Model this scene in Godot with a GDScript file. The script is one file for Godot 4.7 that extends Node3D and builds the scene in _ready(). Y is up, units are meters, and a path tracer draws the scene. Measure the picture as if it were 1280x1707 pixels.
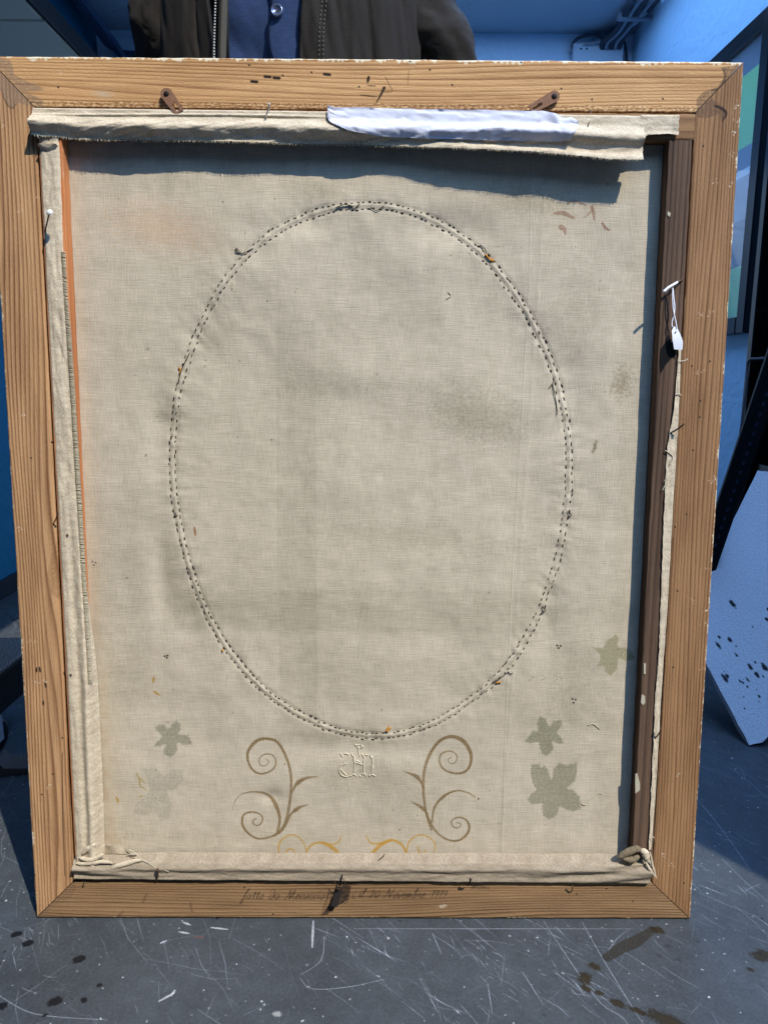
extends Node3D
# Back of a framed canvas held upright on a workshop floor, seen from the open front of the room.

const LEAN_Y := Vector3(0, 0.99838, -0.05685)
const LEAN_Z := Vector3(0, 0.05685, 0.99838)
const FW := 0.53          # half the frame's width
const FH := 1.3044        # the frame's height along its lean
const CZ := -0.018        # canvas plane, behind the back of the frame
const SUN_FROM := Vector3(0.70, 1.44, 0.92)

var rng := RandomNumberGenerator.new()
var lean: Transform3D
var taken := {}
var wn := FastNoiseLite.new()
var M := {}

func _ready() -> void:
	rng.seed = 7
	wn.seed = 11
	wn.frequency = 1.0
	wn.fractal_octaves = 3
	lean = Transform3D(Basis(Vector3.RIGHT, LEAN_Y, LEAN_Z), Vector3(0, 0.002, 0))
	# camera
	var cam := Camera3D.new()
	cam.name = "camera"
	cam.fov = 69.0
	cam.near = 0.02
	cam.far = 300.0
	cam.transform = Transform3D(Basis(Vector3(0.999975, 0.005601, 0.004314), Vector3(-0.004712, 0.982924, -0.183950), Vector3(-0.005271, 0.183925, 0.982926)), Vector3(0.02288, 0.87284, 1.06725))
	add_child(cam)
	cam.current = true
	# sky and exposure
	var sm := ProceduralSkyMaterial.new()
	sm.sky_top_color = Color(0.51, 0.67, 0.90)
	sm.sky_horizon_color = Color(0.66, 0.80, 0.97)
	sm.sky_curve = 0.18
	sm.ground_bottom_color = Color(0.34, 0.36, 0.38)
	sm.ground_horizon_color = Color(0.55, 0.60, 0.66)
	sm.sky_energy_multiplier = 2.15
	sm.sun_angle_max = 1.0
	var sky := Sky.new()
	sky.sky_material = sm
	var env := Environment.new()
	env.background_mode = Environment.BG_SKY
	env.sky = sky
	env.ambient_light_source = Environment.AMBIENT_SOURCE_SKY
	env.tonemap_mode = Environment.TONE_MAPPER_LINEAR
	env.tonemap_exposure = 1.03
	env.sdfgi_enabled = true
	env.ssao_enabled = true
	env.ssil_enabled = true
	var we := WorldEnvironment.new()
	we.name = "world_environment"
	we.environment = env
	add_child(we)
	# sun
	var sun := DirectionalLight3D.new()
	sun.name = "sun"
	sun.light_color = Color(1.0, 0.975, 0.925)
	sun.light_energy = 1.55
	sun.light_angular_distance = 0.5
	sun.shadow_enabled = true
	sun.basis = Basis.looking_at(-SUN_FROM.normalized(), Vector3.UP)
	add_child(sun)

	make_materials()
	build_room()
	build_frame()
	build_stretcher()
	build_fixings()
	build_person()
	build_clutter()

# ---------------------------------------------------------------- helpers
func numbered(n: String) -> String:
	taken[n] = taken.get(n, -1) + 1
	return n if taken[n] == 0 else "%s_%03d" % [n, taken[n]]

func tag(o: Node3D, label: String, category: String, group := "") -> void:
	if label: o.set_meta("label", label)
	if category: o.set_meta("category", category)
	if group: o.set_meta("group", group)

func thing(n: String, label: String, category: String, group := "", at := Transform3D()) -> Node3D:
	var o := Node3D.new()
	o.name = numbered(n)
	o.transform = at
	tag(o, label, category, group)
	add_child(o, true)
	return o

func part(parent: Node3D, n: String, mesh: Mesh, m: Material, at := Transform3D()) -> MeshInstance3D:
	var o := MeshInstance3D.new()
	o.name = n if parent != self else numbered(n)
	o.mesh = mesh
	o.transform = at
	for i in mesh.get_surface_count():
		o.set_surface_override_material(i, m)
	parent.add_child(o, true)
	return o

func single(n: String, mesh: Mesh, m: Material, label: String, category: String, group := "", at := Transform3D()) -> MeshInstance3D:
	var o := part(self, n, mesh, m, at)
	tag(o, label, category, group)
	return o

func structure(n: String, mesh: Mesh, m: Material, at := Transform3D()) -> MeshInstance3D:
	var o := part(self, n, mesh, m, at)
	o.set_meta("kind", "structure")
	return o

func smooth(p: PackedVector2Array, n: int) -> PackedVector2Array:
	var r := PackedVector2Array()
	for i in p.size() - 1:
		var a := p[maxi(i - 1, 0)]
		var d := p[mini(i + 2, p.size() - 1)]
		for k in n:
			r.append(p[i].cubic_interpolate(p[i + 1], a, d, float(k) / n))
	r.append(p[p.size() - 1])
	return r

func smooth3(p: PackedVector3Array, n: int) -> PackedVector3Array:
	var r := PackedVector3Array()
	for i in p.size() - 1:
		var a := p[maxi(i - 1, 0)]
		var d := p[mini(i + 2, p.size() - 1)]
		for k in n:
			r.append(p[i].cubic_interpolate(p[i + 1], a, d, float(k) / n))
	r.append(p[p.size() - 1])
	return r

# y of a polyline at x (points sorted by x), or the other way round
func along(p: PackedVector2Array, x: float) -> float:
	if x <= p[0].x: return p[0].y
	for i in p.size() - 1:
		if x <= p[i + 1].x:
			return lerpf(p[i].y, p[i + 1].y, (x - p[i].x) / maxf(p[i + 1].x - p[i].x, 1e-6))
	return p[p.size() - 1].y

func flip(p: PackedVector2Array) -> PackedVector2Array:
	var r := PackedVector2Array()
	for q in p: r.append(Vector2(q.y, q.x))
	if r[0].x > r[r.size() - 1].x: r.reverse()
	return r

func grid(nu: int, nv: int, f: Callable, uvf = null) -> ArrayMesh:
	var v := PackedVector3Array()
	var uv := PackedVector2Array()
	var nor := PackedVector3Array()
	var idx := PackedInt32Array()
	for j in nv + 1:
		for i in nu + 1:
			var a := float(i) / nu
			var b := float(j) / nv
			var q: Vector3 = f.call(a, b)
			v.append(q)
			uv.append(uvf.call(q, a, b) if uvf != null else Vector2(a, b))
	nor.resize(v.size())
	for j in nv + 1:
		for i in nu + 1:
			var c := j * (nu + 1) + i
			var dx := v[c + (1 if i < nu else 0)] - v[c - (1 if i > 0 else 0)]
			var dy := v[c + (nu + 1 if j < nv else 0)] - v[c - (nu + 1 if j > 0 else 0)]
			nor[c] = dx.cross(dy).normalized()
			if i < nu and j < nv:
				idx.append_array([c, c + nu + 2, c + 1, c, c + nu + 1, c + nu + 2])
	var arr := []
	arr.resize(Mesh.ARRAY_MAX)
	arr[Mesh.ARRAY_VERTEX] = v
	arr[Mesh.ARRAY_NORMAL] = nor
	arr[Mesh.ARRAY_TEX_UV] = uv
	arr[Mesh.ARRAY_INDEX] = idx
	var m := ArrayMesh.new()
	m.add_surface_from_arrays(Mesh.PRIMITIVE_TRIANGLES, arr)
	return m

func tri(st: SurfaceTool, a: Vector3, b: Vector3, c: Vector3) -> void:
	st.add_vertex(a); st.add_vertex(b); st.add_vertex(c)

func quad(st: SurfaceTool, a: Vector3, b: Vector3, c: Vector3, d: Vector3) -> void:
	tri(st, a, b, c); tri(st, a, c, d)

func begin(flat := true) -> SurfaceTool:
	var st := SurfaceTool.new()
	st.begin(Mesh.PRIMITIVE_TRIANGLES)
	st.set_smooth_group(-1 if flat else 0)
	return st

func finish(st: SurfaceTool) -> ArrayMesh:
	st.generate_normals()
	return st.commit()

# chamfered box added to a SurfaceTool, centred at at.origin
func add_box(st: SurfaceTool, size: Vector3, at := Transform3D(), bev := 0.0015) -> void:
	var h := size / 2.0
	var b := minf(bev, minf(h.x, minf(h.y, h.z)) * 0.6)
	var faces := [[0, 1, 2], [1, 2, 0], [2, 0, 1]]
	var pt := func(ax: int, s: float, e1: float, e2: float, sh: int) -> Vector3:
		# a corner of the face across axis ax; sh = how the other two axes shrink
		var v := Vector3()
		var a1: int = (ax + 1) % 3
		var a2: int = (ax + 2) % 3
		v[ax] = s * h[ax]
		v[a1] = e1 * (h[a1] - b)
		v[a2] = e2 * (h[a2] - b)
		return v
	for fa in 3:
		for s: float in [-1.0, 1.0]:
			var q := [pt.call(fa, s, -1.0, -1.0, 0), pt.call(fa, s, 1.0, -1.0, 0), pt.call(fa, s, 1.0, 1.0, 0), pt.call(fa, s, -1.0, 1.0, 0)]
			for k in 4: q[k] = at * q[k]
			if s > 0: quad(st, q[0], q[3], q[2], q[1])
			else: quad(st, q[0], q[1], q[2], q[3])
	# edges
	for ax in 3:
		var a1 := (ax + 1) % 3
		var a2 := (ax + 2) % 3
		for s1: float in [-1.0, 1.0]:
			for s2: float in [-1.0, 1.0]:
				var p := [Vector3(), Vector3(), Vector3(), Vector3()]
				for k in 4:
					p[k][ax] = (h[ax] - b) * (-1.0 if k < 2 else 1.0)
					p[k][a1] = s1 * (h[a1] - (b if k in [1, 2] else 0.0))
					p[k][a2] = s2 * (h[a2] - (0.0 if k in [1, 2] else b))
				for k in 4: p[k] = at * p[k]
				if s1 * s2 > 0: quad(st, p[0], p[3], p[2], p[1])
				else: quad(st, p[0], p[1], p[2], p[3])
	for sx: float in [-1.0, 1.0]:
		for sy: float in [-1.0, 1.0]:
			for sz: float in [-1.0, 1.0]:
				var a := at * Vector3(sx * h.x, sy * (h.y - b), sz * (h.z - b))
				var c := at * Vector3(sx * (h.x - b), sy * h.y, sz * (h.z - b))
				var d := at * Vector3(sx * (h.x - b), sy * (h.y - b), sz * h.z)
				if sx * sy * sz > 0: tri(st, a, d, c)
				else: tri(st, a, c, d)

func box(size: Vector3, centre := Vector3.ZERO, bev := 0.002) -> ArrayMesh:
	var st := begin()
	add_box(st, size, Transform3D(Basis(), centre), bev)
	return finish(st)

func add_tube(st: SurfaceTool, p: PackedVector3Array, r0: float, r1: float, sides := 6) -> void:
	var n := p.size()
	var up := Vector3(0.31, 0.82, 0.47)
	var rings := []
	for i in n:
		var t := (p[mini(i + 1, n - 1)] - p[maxi(i - 1, 0)]).normalized()
		if absf(t.dot(up)) > 0.95: up = Vector3(0.9, -0.3, 0.2).normalized()
		var x := up.cross(t).normalized()
		up = t.cross(x).normalized()
		var r := lerpf(r0, r1, float(i) / maxf(n - 1, 1))
		var ring := []
		for k in sides:
			var a := TAU * k / sides
			ring.append(p[i] + (x * cos(a) + up * sin(a)) * r)
		rings.append(ring)
	for i in n - 1:
		for k in sides:
			var l := (k + 1) % sides
			quad(st, rings[i][k], rings[i + 1][k], rings[i + 1][l], rings[i][l])
	for k in range(1, sides - 1):
		tri(st, rings[0][0], rings[0][k], rings[0][k + 1])
		tri(st, rings[n - 1][0], rings[n - 1][k + 1], rings[n - 1][k])

func tube(p: PackedVector3Array, r0: float, r1 := -1.0, sides := 8) -> ArrayMesh:
	var st := begin(false)
	add_tube(st, p, r0, r0 if r1 < 0 else r1, sides)
	return finish(st)

# a polygon in x, y pushed through z0..z1 with a small bevel on the z1 side
func add_prism(st: SurfaceTool, poly: PackedVector2Array, z0: float, z1: float, at := Transform3D(), bev := 0.0) -> void:
	if not Geometry2D.is_polygon_clockwise(poly): poly.reverse()
	var top := poly
	if bev > 0:
		var o := Geometry2D.offset_polygon(poly, -bev)
		if o.size() == 1 and o[0].size() == poly.size():
			top = o[0]
			if not Geometry2D.is_polygon_clockwise(top): top.reverse()
			var best := 0
			for k in top.size():
				if top[k].distance_to(poly[0]) < top[best].distance_to(poly[0]): best = k
			var turned := PackedVector2Array()
			for k in top.size(): turned.append(top[(k + best) % top.size()])
			top = turned
		else: bev = 0.0
	var ids := Geometry2D.triangulate_polygon(top)
	for k in range(0, ids.size(), 3):
		tri(st, at * Vector3(top[ids[k]].x, top[ids[k]].y, z1), at * Vector3(top[ids[k + 1]].x, top[ids[k + 1]].y, z1), at * Vector3(top[ids[k + 2]].x, top[ids[k + 2]].y, z1))
	ids = Geometry2D.triangulate_polygon(poly)
	for k in range(0, ids.size(), 3):
		tri(st, at * Vector3(poly[ids[k]].x, poly[ids[k]].y, z0), at * Vector3(poly[ids[k + 2]].x, poly[ids[k + 2]].y, z0), at * Vector3(poly[ids[k + 1]].x, poly[ids[k + 1]].y, z0))
	var n := poly.size()
	for i in n:
		var j := (i + 1) % n
		var a := at * Vector3(poly[i].x, poly[i].y, z0)
		var b := at * Vector3(poly[j].x, poly[j].y, z0)
		var c := at * Vector3(poly[j].x, poly[j].y, z1 - bev)
		var d := at * Vector3(poly[i].x, poly[i].y, z1 - bev)
		quad(st, a, b, c, d)
		if bev > 0:
			quad(st, d, c, at * Vector3(top[j].x, top[j].y, z1), at * Vector3(top[i].x, top[i].y, z1))

func prism(poly: PackedVector2Array, z0: float, z1: float, bev := 0.0) -> ArrayMesh:
	var st := begin()
	add_prism(st, poly, z0, z1, Transform3D(), bev)
	return finish(st)

func lathe(profile: PackedVector2Array, sides := 16, at := Transform3D()) -> ArrayMesh:
	var st := begin(false)
	for i in profile.size() - 1:
		for k in sides:
			var a := TAU * k / sides
			var b := TAU * (k + 1) / sides
			var p := profile[i]
			var q := profile[i + 1]
			quad(st, at * Vector3(p.x * cos(a), p.x * sin(a), p.y), at * Vector3(q.x * cos(a), q.x * sin(a), q.y), at * Vector3(q.x * cos(b), q.x * sin(b), q.y), at * Vector3(p.x * cos(b), p.x * sin(b), p.y))
	return finish(st)

# ---------------------------------------------------------------- pictures of surfaces
func noise_bytes(w: int, h: int, freq: float, sd: int, oct := 3, sx := 1, sy := 1) -> PackedByteArray:
	var n := FastNoiseLite.new()
	n.seed = sd
	n.frequency = freq
	n.noise_type = FastNoiseLite.TYPE_SIMPLEX_SMOOTH
	n.fractal_octaves = oct
	var im := n.get_image(maxi(w / sx, 4), maxi(h / sy, 4))
	if sx > 1 or sy > 1: im.resize(w, h, Image.INTERPOLATE_CUBIC)
	im.convert(Image.FORMAT_L8)
	return im.get_data()

class Paint:
	var w: int
	var h: int
	var b: PackedByteArray
	var mode := 0
	var ox := 0.0
	var oy := 0.0
	var s := 1400.0
	var nz: PackedByteArray     # noise that breaks up brush marks

	func px(p: Vector2) -> Vector2:
		match mode:
			1: return Vector2((p.x + 0.53) * s, (1.3044 - p.y) * s)
			2: return Vector2((1.3044 - p.y) * s, (p.x + 0.53) * s)
			3: return Vector2((1.3044 - p.y) * s, (0.53 - p.x) * s)
			4: return Vector2((p.x + 0.53) * s, p.y * s)
			5: return Vector2((p.x - ox) * s, (p.y - oy) * s)
		return Vector2((p.x - ox) * s, (oy - p.y) * s)

	func dab(x: int, y: int, c: Color, a: float) -> void:
		if mode == 5:
			x = posmod(x, w)
			y = posmod(y, h)
		elif x < 0 or y < 0 or x >= w or y >= h: return
		var i := (y * w + x) * 3
		b[i] = int(lerpf(b[i], c.r * 255.0, a))
		b[i + 1] = int(lerpf(b[i + 1], c.g * 255.0, a))
		b[i + 2] = int(lerpf(b[i + 2], c.b * 255.0, a))

	# widths in metres at the start, the middle and the end; dry: how far the noise breaks the mark up
	func stroke(pts: PackedVector2Array, w0: float, w1: float, w2: float, c: Color, a := 1.0, dry := 0.0, c2 := Color(0, 0, 0, 0)) -> void:
		var q := PackedVector2Array()
		var lo := Vector2(1e9, 1e9)
		var hi := -lo
		for p in pts:
			var z := px(p)
			q.append(z)
			lo = lo.min(z)
			hi = hi.max(z)
		var pad := maxf(w0, maxf(w1, w2)) * s + 2.0
		var x0 := int(lo.x - pad)
		var y0 := int(lo.y - pad)
		var mw := int(hi.x + pad) - x0 + 1
		var mh := int(hi.y + pad) - y0 + 1
		if mw * mh > 4000000: return
		var mask := PackedFloat32Array()
		mask.resize(mw * mh)
		var total := 0.0
		for i in q.size() - 1: total += q[i].distance_to(q[i + 1])
		var run := 0.0
		for i in q.size() - 1:
			var seg := q[i].distance_to(q[i + 1])
			var n := maxi(int(seg * 1.3), 1)
			for k in n:
				var t := (run + seg * k / n) / maxf(total, 0.001)
				var wd := lerpf(w0, w1, t * 2.0) if t < 0.5 else lerpf(w1, w2, t * 2.0 - 1.0)
				var r := wd * s * 0.5
				var c0 := q[i].lerp(q[i + 1], float(k) / n) - Vector2(x0, y0)
				for yy in range(maxi(int(c0.y - r - 1), 0), mini(int(c0.y + r + 2), mh)):
					for xx in range(maxi(int(c0.x - r - 1), 0), mini(int(c0.x + r + 2), mw)):
						var cov := clampf(r + 0.5 - c0.distance_to(Vector2(xx, yy)), 0.0, minf(1.0, r * 2.0))
						if cov > mask[yy * mw + xx]: mask[yy * mw + xx] = cov
			run += seg
		for yy in mh:
			for xx in mw:
				var m := mask[yy * mw + xx]
				if m > 0.0:
					var n := 0.5
					if nz.size(): n = nz[posmod((yy + y0) * 7 + 31, 512) * 512 + posmod((xx + x0) * 7, 512)] / 255.0
					var al := m * a * clampf(1.0 - dry * (n * 2.0 - 0.6), 0.0, 1.0)
					dab(xx + x0, yy + y0, c if c2.a == 0.0 else c.lerp(c2, clampf(n * 3.0 - 1.0, 0.0, 1.0)), al)

	func fill(pts: PackedVector2Array, c: Color, a := 1.0, dry := 0.0) -> void:
		var q := PackedVector2Array()
		var lo := Vector2(1e9, 1e9)
		var hi := -lo
		for p in pts:
			var z := px(p)
			q.append(z)
			lo = lo.min(z)
			hi = hi.max(z)
		for y in range(int(lo.y) - 1, int(hi.y) + 2):
			for x in range(int(lo.x) - 1, int(hi.x) + 2):
				var cov := 0.0
				for k in 4:
					if Geometry2D.is_point_in_polygon(Vector2(x + (k % 2) * 0.5 - 0.25, y + (k / 2) * 0.5 - 0.25), q): cov += 0.25
				if cov > 0.0:
					var n := 0.5
					if nz.size(): n = nz[posmod(y * 3, 512) * 512 + posmod(x * 3, 512)] / 255.0
					dab(x, y, c, a * cov * clampf(1.0 - dry * (n * 2.0 - 0.6), 0.0, 1.0))

	func blob(at: Vector2, rx: float, ry: float, ang: float, c: Color, a := 1.0, hard := 0.3, rough := 0.0) -> void:
		var o := px(at)
		var r := maxf(rx, ry) * s * (1.0 + rough)
		var ca := cos(ang)
		var sa := sin(ang)
		for y in range(int(o.y - r) - 1, int(o.y + r) + 2):
			for x in range(int(o.x - r) - 1, int(o.x + r) + 2):
				var d := Vector2(x - o.x, y - o.y)
				var e := Vector2((d.x * ca + d.y * sa) / (rx * s), (d.y * ca - d.x * sa) / (ry * s)).length()
				if rough > 0.0 and nz.size(): e -= rough * (nz[posmod(y * 2, 512) * 512 + posmod(x * 2, 512)] / 127.5 - 1.0)
				if e < 1.0: dab(x, y, c, a * clampf((1.0 - e) / hard, 0.0, 1.0))

	func texture() -> ImageTexture:
		return ImageTexture.create_from_image(Image.create_from_data(w, h, false, Image.FORMAT_RGB8, b))

func paint(w: int, h: int, mode: int, s: float) -> Paint:
	var p := Paint.new()
	p.w = w
	p.h = h
	p.mode = mode
	p.s = s
	p.nz = M.nz512
	return p

func l8(w: int, h: int, b: PackedByteArray) -> ImageTexture:
	return ImageTexture.create_from_image(Image.create_from_data(w, h, false, Image.FORMAT_L8, b))

# planks: u runs along the grain. Returns [Paint, heights]
func wood(w: int, h: int, sd: int, rings: float, light: Color, dark: Color, mode: int, s: float, wave := 2.0, dirt := 0.25) -> Array:
	var warp := noise_bytes(w, h, 0.016, sd, 2, 30, 2)
	var fib := noise_bytes(w, h, 0.45, sd + 1, 3, 40, 1)
	var pat := noise_bytes(w, h, 0.05, sd + 2, 3, 24, 3)
	var tear := noise_bytes(w, h, 0.5, sd + 3, 2, 5, 1)
	var p := paint(w, h, mode, s)
	p.b.resize(w * h * 3)
	var hb := PackedByteArray()
	hb.resize(w * h)
	var str := PackedFloat32Array()
	for k in 200: str.append(rng.randf_range(0.5, 1.0))
	var i := 0
	for y in h:
		var v := float(y) / h * rings
		for x in w:
			var q := v + (warp[i] / 255.0 - 0.5) * wave + 20.0
			var f := int(q)
			var t := q - f
			var late := t * t * t * str[f % 200]
			if t > 0.86: late *= (1.0 - t) / 0.14
			var fb := fib[i] / 255.0 - 0.5
			var d := clampf(0.10 + 1.10 * late + 0.34 * fb + dirt * (pat[i] / 255.0 - 0.45) + 0.16 * (tear[i] / 255.0 - 0.5), 0.0, 1.0)
			var c := light.lerp(dark, d)
			p.b[i * 3] = int(c.r * 255.0)
			p.b[i * 3 + 1] = int(c.g * 255.0)
			p.b[i * 3 + 2] = int(c.b * 255.0)
			hb[i] = int(clampf(110.0 + 85.0 * late + 45.0 * fb + 60.0 * (tear[i] / 255.0 - 0.5), 0.0, 255.0))
			i += 1
	return [p, hb]

func smat(col: Color, rough := 0.8, tex: Texture2D = null, bump: Texture2D = null, depth := 0.05) -> StandardMaterial3D:
	var m := StandardMaterial3D.new()
	m.albedo_color = col
	m.roughness = rough
	m.metallic_specular = 0.35
	m.cull_mode = BaseMaterial3D.CULL_DISABLED
	if tex: m.albedo_texture = tex
	if bump:
		m.heightmap_enabled = true
		m.heightmap_texture = bump
		m.heightmap_scale = depth
	return m

func triplanar(m: StandardMaterial3D, k: float) -> StandardMaterial3D:
	m.uv1_triplanar = true
	m.uv1_scale = Vector3(k, k, k)
	return m

func make_materials() -> void:
	M.nz512 = noise_bytes(512, 512, 0.05, 5, 4)
	# cloth seen close: thread noise both ways
	var a := noise_bytes(512, 512, 0.30, 21, 2, 5, 1)
	var b := noise_bytes(512, 512, 0.30, 22, 2, 1, 5)
	var blot := noise_bytes(512, 512, 0.03, 23, 4, 3, 1)
	var col := PackedByteArray()
	var hgt := PackedByteArray()
	col.resize(512 * 512 * 3)
	hgt.resize(512 * 512)
	for i in 512 * 512:
		var t := (a[i] + b[i]) / 510.0
		hgt[i] = int(t * 255.0)
		var c := Color(0.87, 0.81, 0.70).lerp(Color(0.61, 0.545, 0.45), clampf(0.98 - 1.2 * t + 0.40 * (blot[i] / 255.0 - 0.5), 0.0, 1.0))
		col[i * 3] = int(c.r * 255.0)
		col[i * 3 + 1] = int(c.g * 255.0)
		col[i * 3 + 2] = int(c.b * 255.0)
	M.weave_h = l8(512, 512, hgt)
	M.weave_c = ImageTexture.create_from_image(Image.create_from_data(512, 512, false, Image.FORMAT_RGB8, col))
	M.cloth = smat(Color(1, 1, 1), 0.95, M.weave_c, M.weave_h, 0.06)
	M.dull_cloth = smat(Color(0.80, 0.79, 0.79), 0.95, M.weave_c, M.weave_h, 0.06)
	var speck := l8(512, 512, noise_bytes(512, 512, 0.12, 31, 4))
	M.speck = speck
	M.iron = triplanar(smat(Color(0.30, 0.20, 0.14), 0.7, speck, speck, 0.05), 14.0)
	M.iron.albedo_color = Color(0.98, 0.72, 0.54)
	M.iron.metallic = 0.1
	M.black_iron = smat(Color(0.13, 0.11, 0.10), 0.6)
	M.black_iron.metallic = 0.4
	M.nail = smat(Color(0.36, 0.28, 0.23), 0.55)
	M.nail.metallic = 0.5
	M.bright = smat(Color(0.86, 0.85, 0.82), 0.4)
	M.thread = smat(Color(0.16, 0.12, 0.08), 0.9)
	M.pale_thread = smat(Color(0.76, 0.72, 0.62), 0.95)
	M.yellow_thread = smat(Color(0.78, 0.52, 0.14), 0.9)
	M.white = smat(Color(0.93, 0.93, 0.95), 0.85)
	M.gesso = triplanar(smat(Color(0.86, 0.83, 0.74), 0.8, null, speck, 0.06), 10.0)

# ---------------------------------------------------------------- the room
func build_room() -> void:
	# floor paint: grey, scuffed, speckled, with oil drips
	var n := 1024
	var big := noise_bytes(n, n, 0.006, 41, 4)
	var fine := noise_bytes(n, n, 0.25, 42, 3)
	var mid := noise_bytes(n, n, 0.04, 43, 4)
	var bytes := PackedByteArray()
	bytes.resize(n * n * 3)
	var g := PackedByteArray()
	g.resize(n * n)
	for i in n * n:
		var t := 0.5 + 0.10 * (big[i] / 255.0 - 0.5) + 0.12 * (fine[i] / 255.0 - 0.5) + 0.07 * (mid[i] / 255.0 - 0.5)
		var v := t * 0.52
		bytes[i * 3] = int(v * 248.0)
		bytes[i * 3 + 1] = int(v * 266.0)
		bytes[i * 3 + 2] = int(v * 280.0)
		g[i] = int(clampf(fine[i] * 0.5 + mid[i] * 0.5, 0, 255))
	var im := Image.create_from_data(n, n, false, Image.FORMAT_RGB8, bytes)
	im.resize(2048, 2048, Image.INTERPOLATE_CUBIC)
	var p := paint(2048, 2048, 5, 1280.0)
	p.ox = -0.8
	p.oy = -1.2
	p.b = im.get_data()
	var chalk := Color(0.74, 0.76, 0.80)
	for k in 1700:
		var at := Vector2(rng.randf_range(-0.8, 0.8), rng.randf_range(-1.2, 0.4))
		var l := absf(rng.randfn(0.0, 0.03)) + 0.004
		var ang := rng.randf_range(0.5, 1.4) if rng.randf() < 0.6 else rng.randf_range(-1.6, 1.6)
		var d := Vector2(cos(ang), sin(ang)) * l
		var bend := Vector2(-d.y, d.x) * rng.randf_range(-0.15, 0.15)
		var wd := rng.randf_range(0.0004, 0.0010)
		p.stroke(PackedVector2Array([at - d, at + bend, at + d]), wd, wd * 1.3, wd * 0.6, chalk, rng.randf_range(0.10, 0.7), 0.7)
	for k in 3200:
		var at := Vector2(rng.randf_range(-0.8, 0.8), rng.randf_range(-1.2, 0.4))
		var r := absf(rng.randfn(0.0, 0.0013)) + 0.0006
		p.blob(at, r, r * rng.randf_range(0.3, 1.0), rng.randf_range(0, 3), Color(0.82, 0.82, 0.82) if rng.randf() < 0.8 else Color(0.10, 0.09, 0.10), rng.randf_range(0.3, 0.95), 0.7)
	for sc in [PackedVector2Array([Vector2(0.4794, -0.2497), Vector2(0.548, -0.2119), Vector2(0.6828, -0.2313)]), PackedVector2Array([Vector2(0.5884, -0.2903), Vector2(0.588, -0.1415), Vector2(0.6399, -0.0776)]), PackedVector2Array([Vector2(0.1633, 0.0479), Vector2(0.1773, 0.0841), Vector2(0.201, 0.107)]), PackedVector2Array([Vector2(0.304, 0.0475), Vector2(0.3092, 0.0838), Vector2(0.3112, 0.1289)]), PackedVector2Array([Vector2(-0.0434, 0.0357), Vector2(-0.0049, 0.0606), Vector2(0.0322, 0.0481)]), PackedVector2Array([Vector2(0.0836, 0.14), Vector2(0.1155, 0.1709), Vector2(0.1469, 0.1905)]), PackedVector2Array([Vector2(0.2371, 0.1503), Vector2(0.3025, 0.1289), Vector2(0.3431, 0.1396)]), PackedVector2Array([Vector2(-0.525, 0.0737), Vector2(-0.5144, 0.0368), Vector2(-0.4878, 0.0108)])]:
		for k in 26:
			var at: Vector2 = sc[k % 3] + Vector2(rng.randfn(0, 0.022), rng.randfn(0, 0.014))
			var ang := rng.randfn(0.9, 0.35)
			var d := Vector2(cos(ang), sin(ang)) * (absf(rng.randfn(0, 0.010)) + 0.002)
			p.stroke(PackedVector2Array([at - d, at + d]), 0.0005, rng.randf_range(0.0007, 0.0016), 0.0005, chalk, rng.randf_range(0.25, 0.85), 0.7)
	# long scratches
	for sc: PackedVector2Array in [PackedVector2Array([Vector2(0.2903, 0.0022), Vector2(0.3315, 0.1501), Vector2(0.3615, 0.1902), Vector2(0.3751, 0.2451)]), PackedVector2Array([Vector2(0.3526, 0.0061), Vector2(0.3638, 0.0837), Vector2(0.3813, 0.1804), Vector2(0.3878, 0.2091)]), PackedVector2Array([Vector2(-0.0156, 0.0202), Vector2(0.4309, 0.0191)]), PackedVector2Array([Vector2(-0.0913, 0.1187), Vector2(-0.0719, 0.1381), Vector2(-0.0202, 0.1348), Vector2(0.0319, 0.1207)]), PackedVector2Array([Vector2(-0.0623, 0.0358), Vector2(-0.0632, 0.0846), Vector2(-0.0919, 0.1132)]), PackedVector2Array([Vector2(-0.5134, 0.1514), Vector2(-0.4488, 0.1816), Vector2(-0.3462, 0.1911)]), PackedVector2Array([Vector2(0.2366, 0.107), Vector2(0.2553, 0.1656)]), PackedVector2Array([Vector2(0.688, -0.3553), Vector2(0.6915, -0.2506), Vector2(0.6892, -0.1252)]), PackedVector2Array([Vector2(0.1084, 0.029), Vector2(0.1192, 0.0724)]), PackedVector2Array([Vector2(0.1819, 0.1291), Vector2(0.1813, 0.1807)])]:
		p.stroke(smooth(sc, 6), 0.0009, 0.0013, 0.0007, chalk, 0.75, 0.6)
	for sc: PackedVector2Array in [PackedVector2Array([Vector2(-0.0822, 0.0031), Vector2(-0.0789, 0.0607)]), PackedVector2Array([Vector2(-0.2918, 0.0064), Vector2(-0.2776, 0.013)]), PackedVector2Array([Vector2(-0.293, 0.0273), Vector2(-0.2749, 0.0312)]), PackedVector2Array([Vector2(-0.3145, 0.0514), Vector2(-0.3066, 0.0464)]), PackedVector2Array([Vector2(-0.2437, 0.0181), Vector2(-0.2162, 0.022)]), PackedVector2Array([Vector2(-0.2855, 0.1603), Vector2(-0.2683, 0.1458)]), PackedVector2Array([Vector2(-0.2711, 0.1511), Vector2(-0.268, 0.1406)])]:
		p.stroke(sc, 0.002, 0.004, 0.002, Color(0.86, 0.87, 0.88), 0.85, 0.7)
	p.blob(PackedVector2Array([Vector2(-0.1161, 0.1811)])[0], 0.009, 0.006, 0.3, Color(0.62, 0.62, 0.60), 0.8, 0.5, 0.3)
	p.blob(PackedVector2Array([Vector2(-0.2579, 0.0388)])[0], 0.012, 0.003, 0.0, Color(0.50, 0.30, 0.28), 0.5, 0.6, 0.3)
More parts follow.
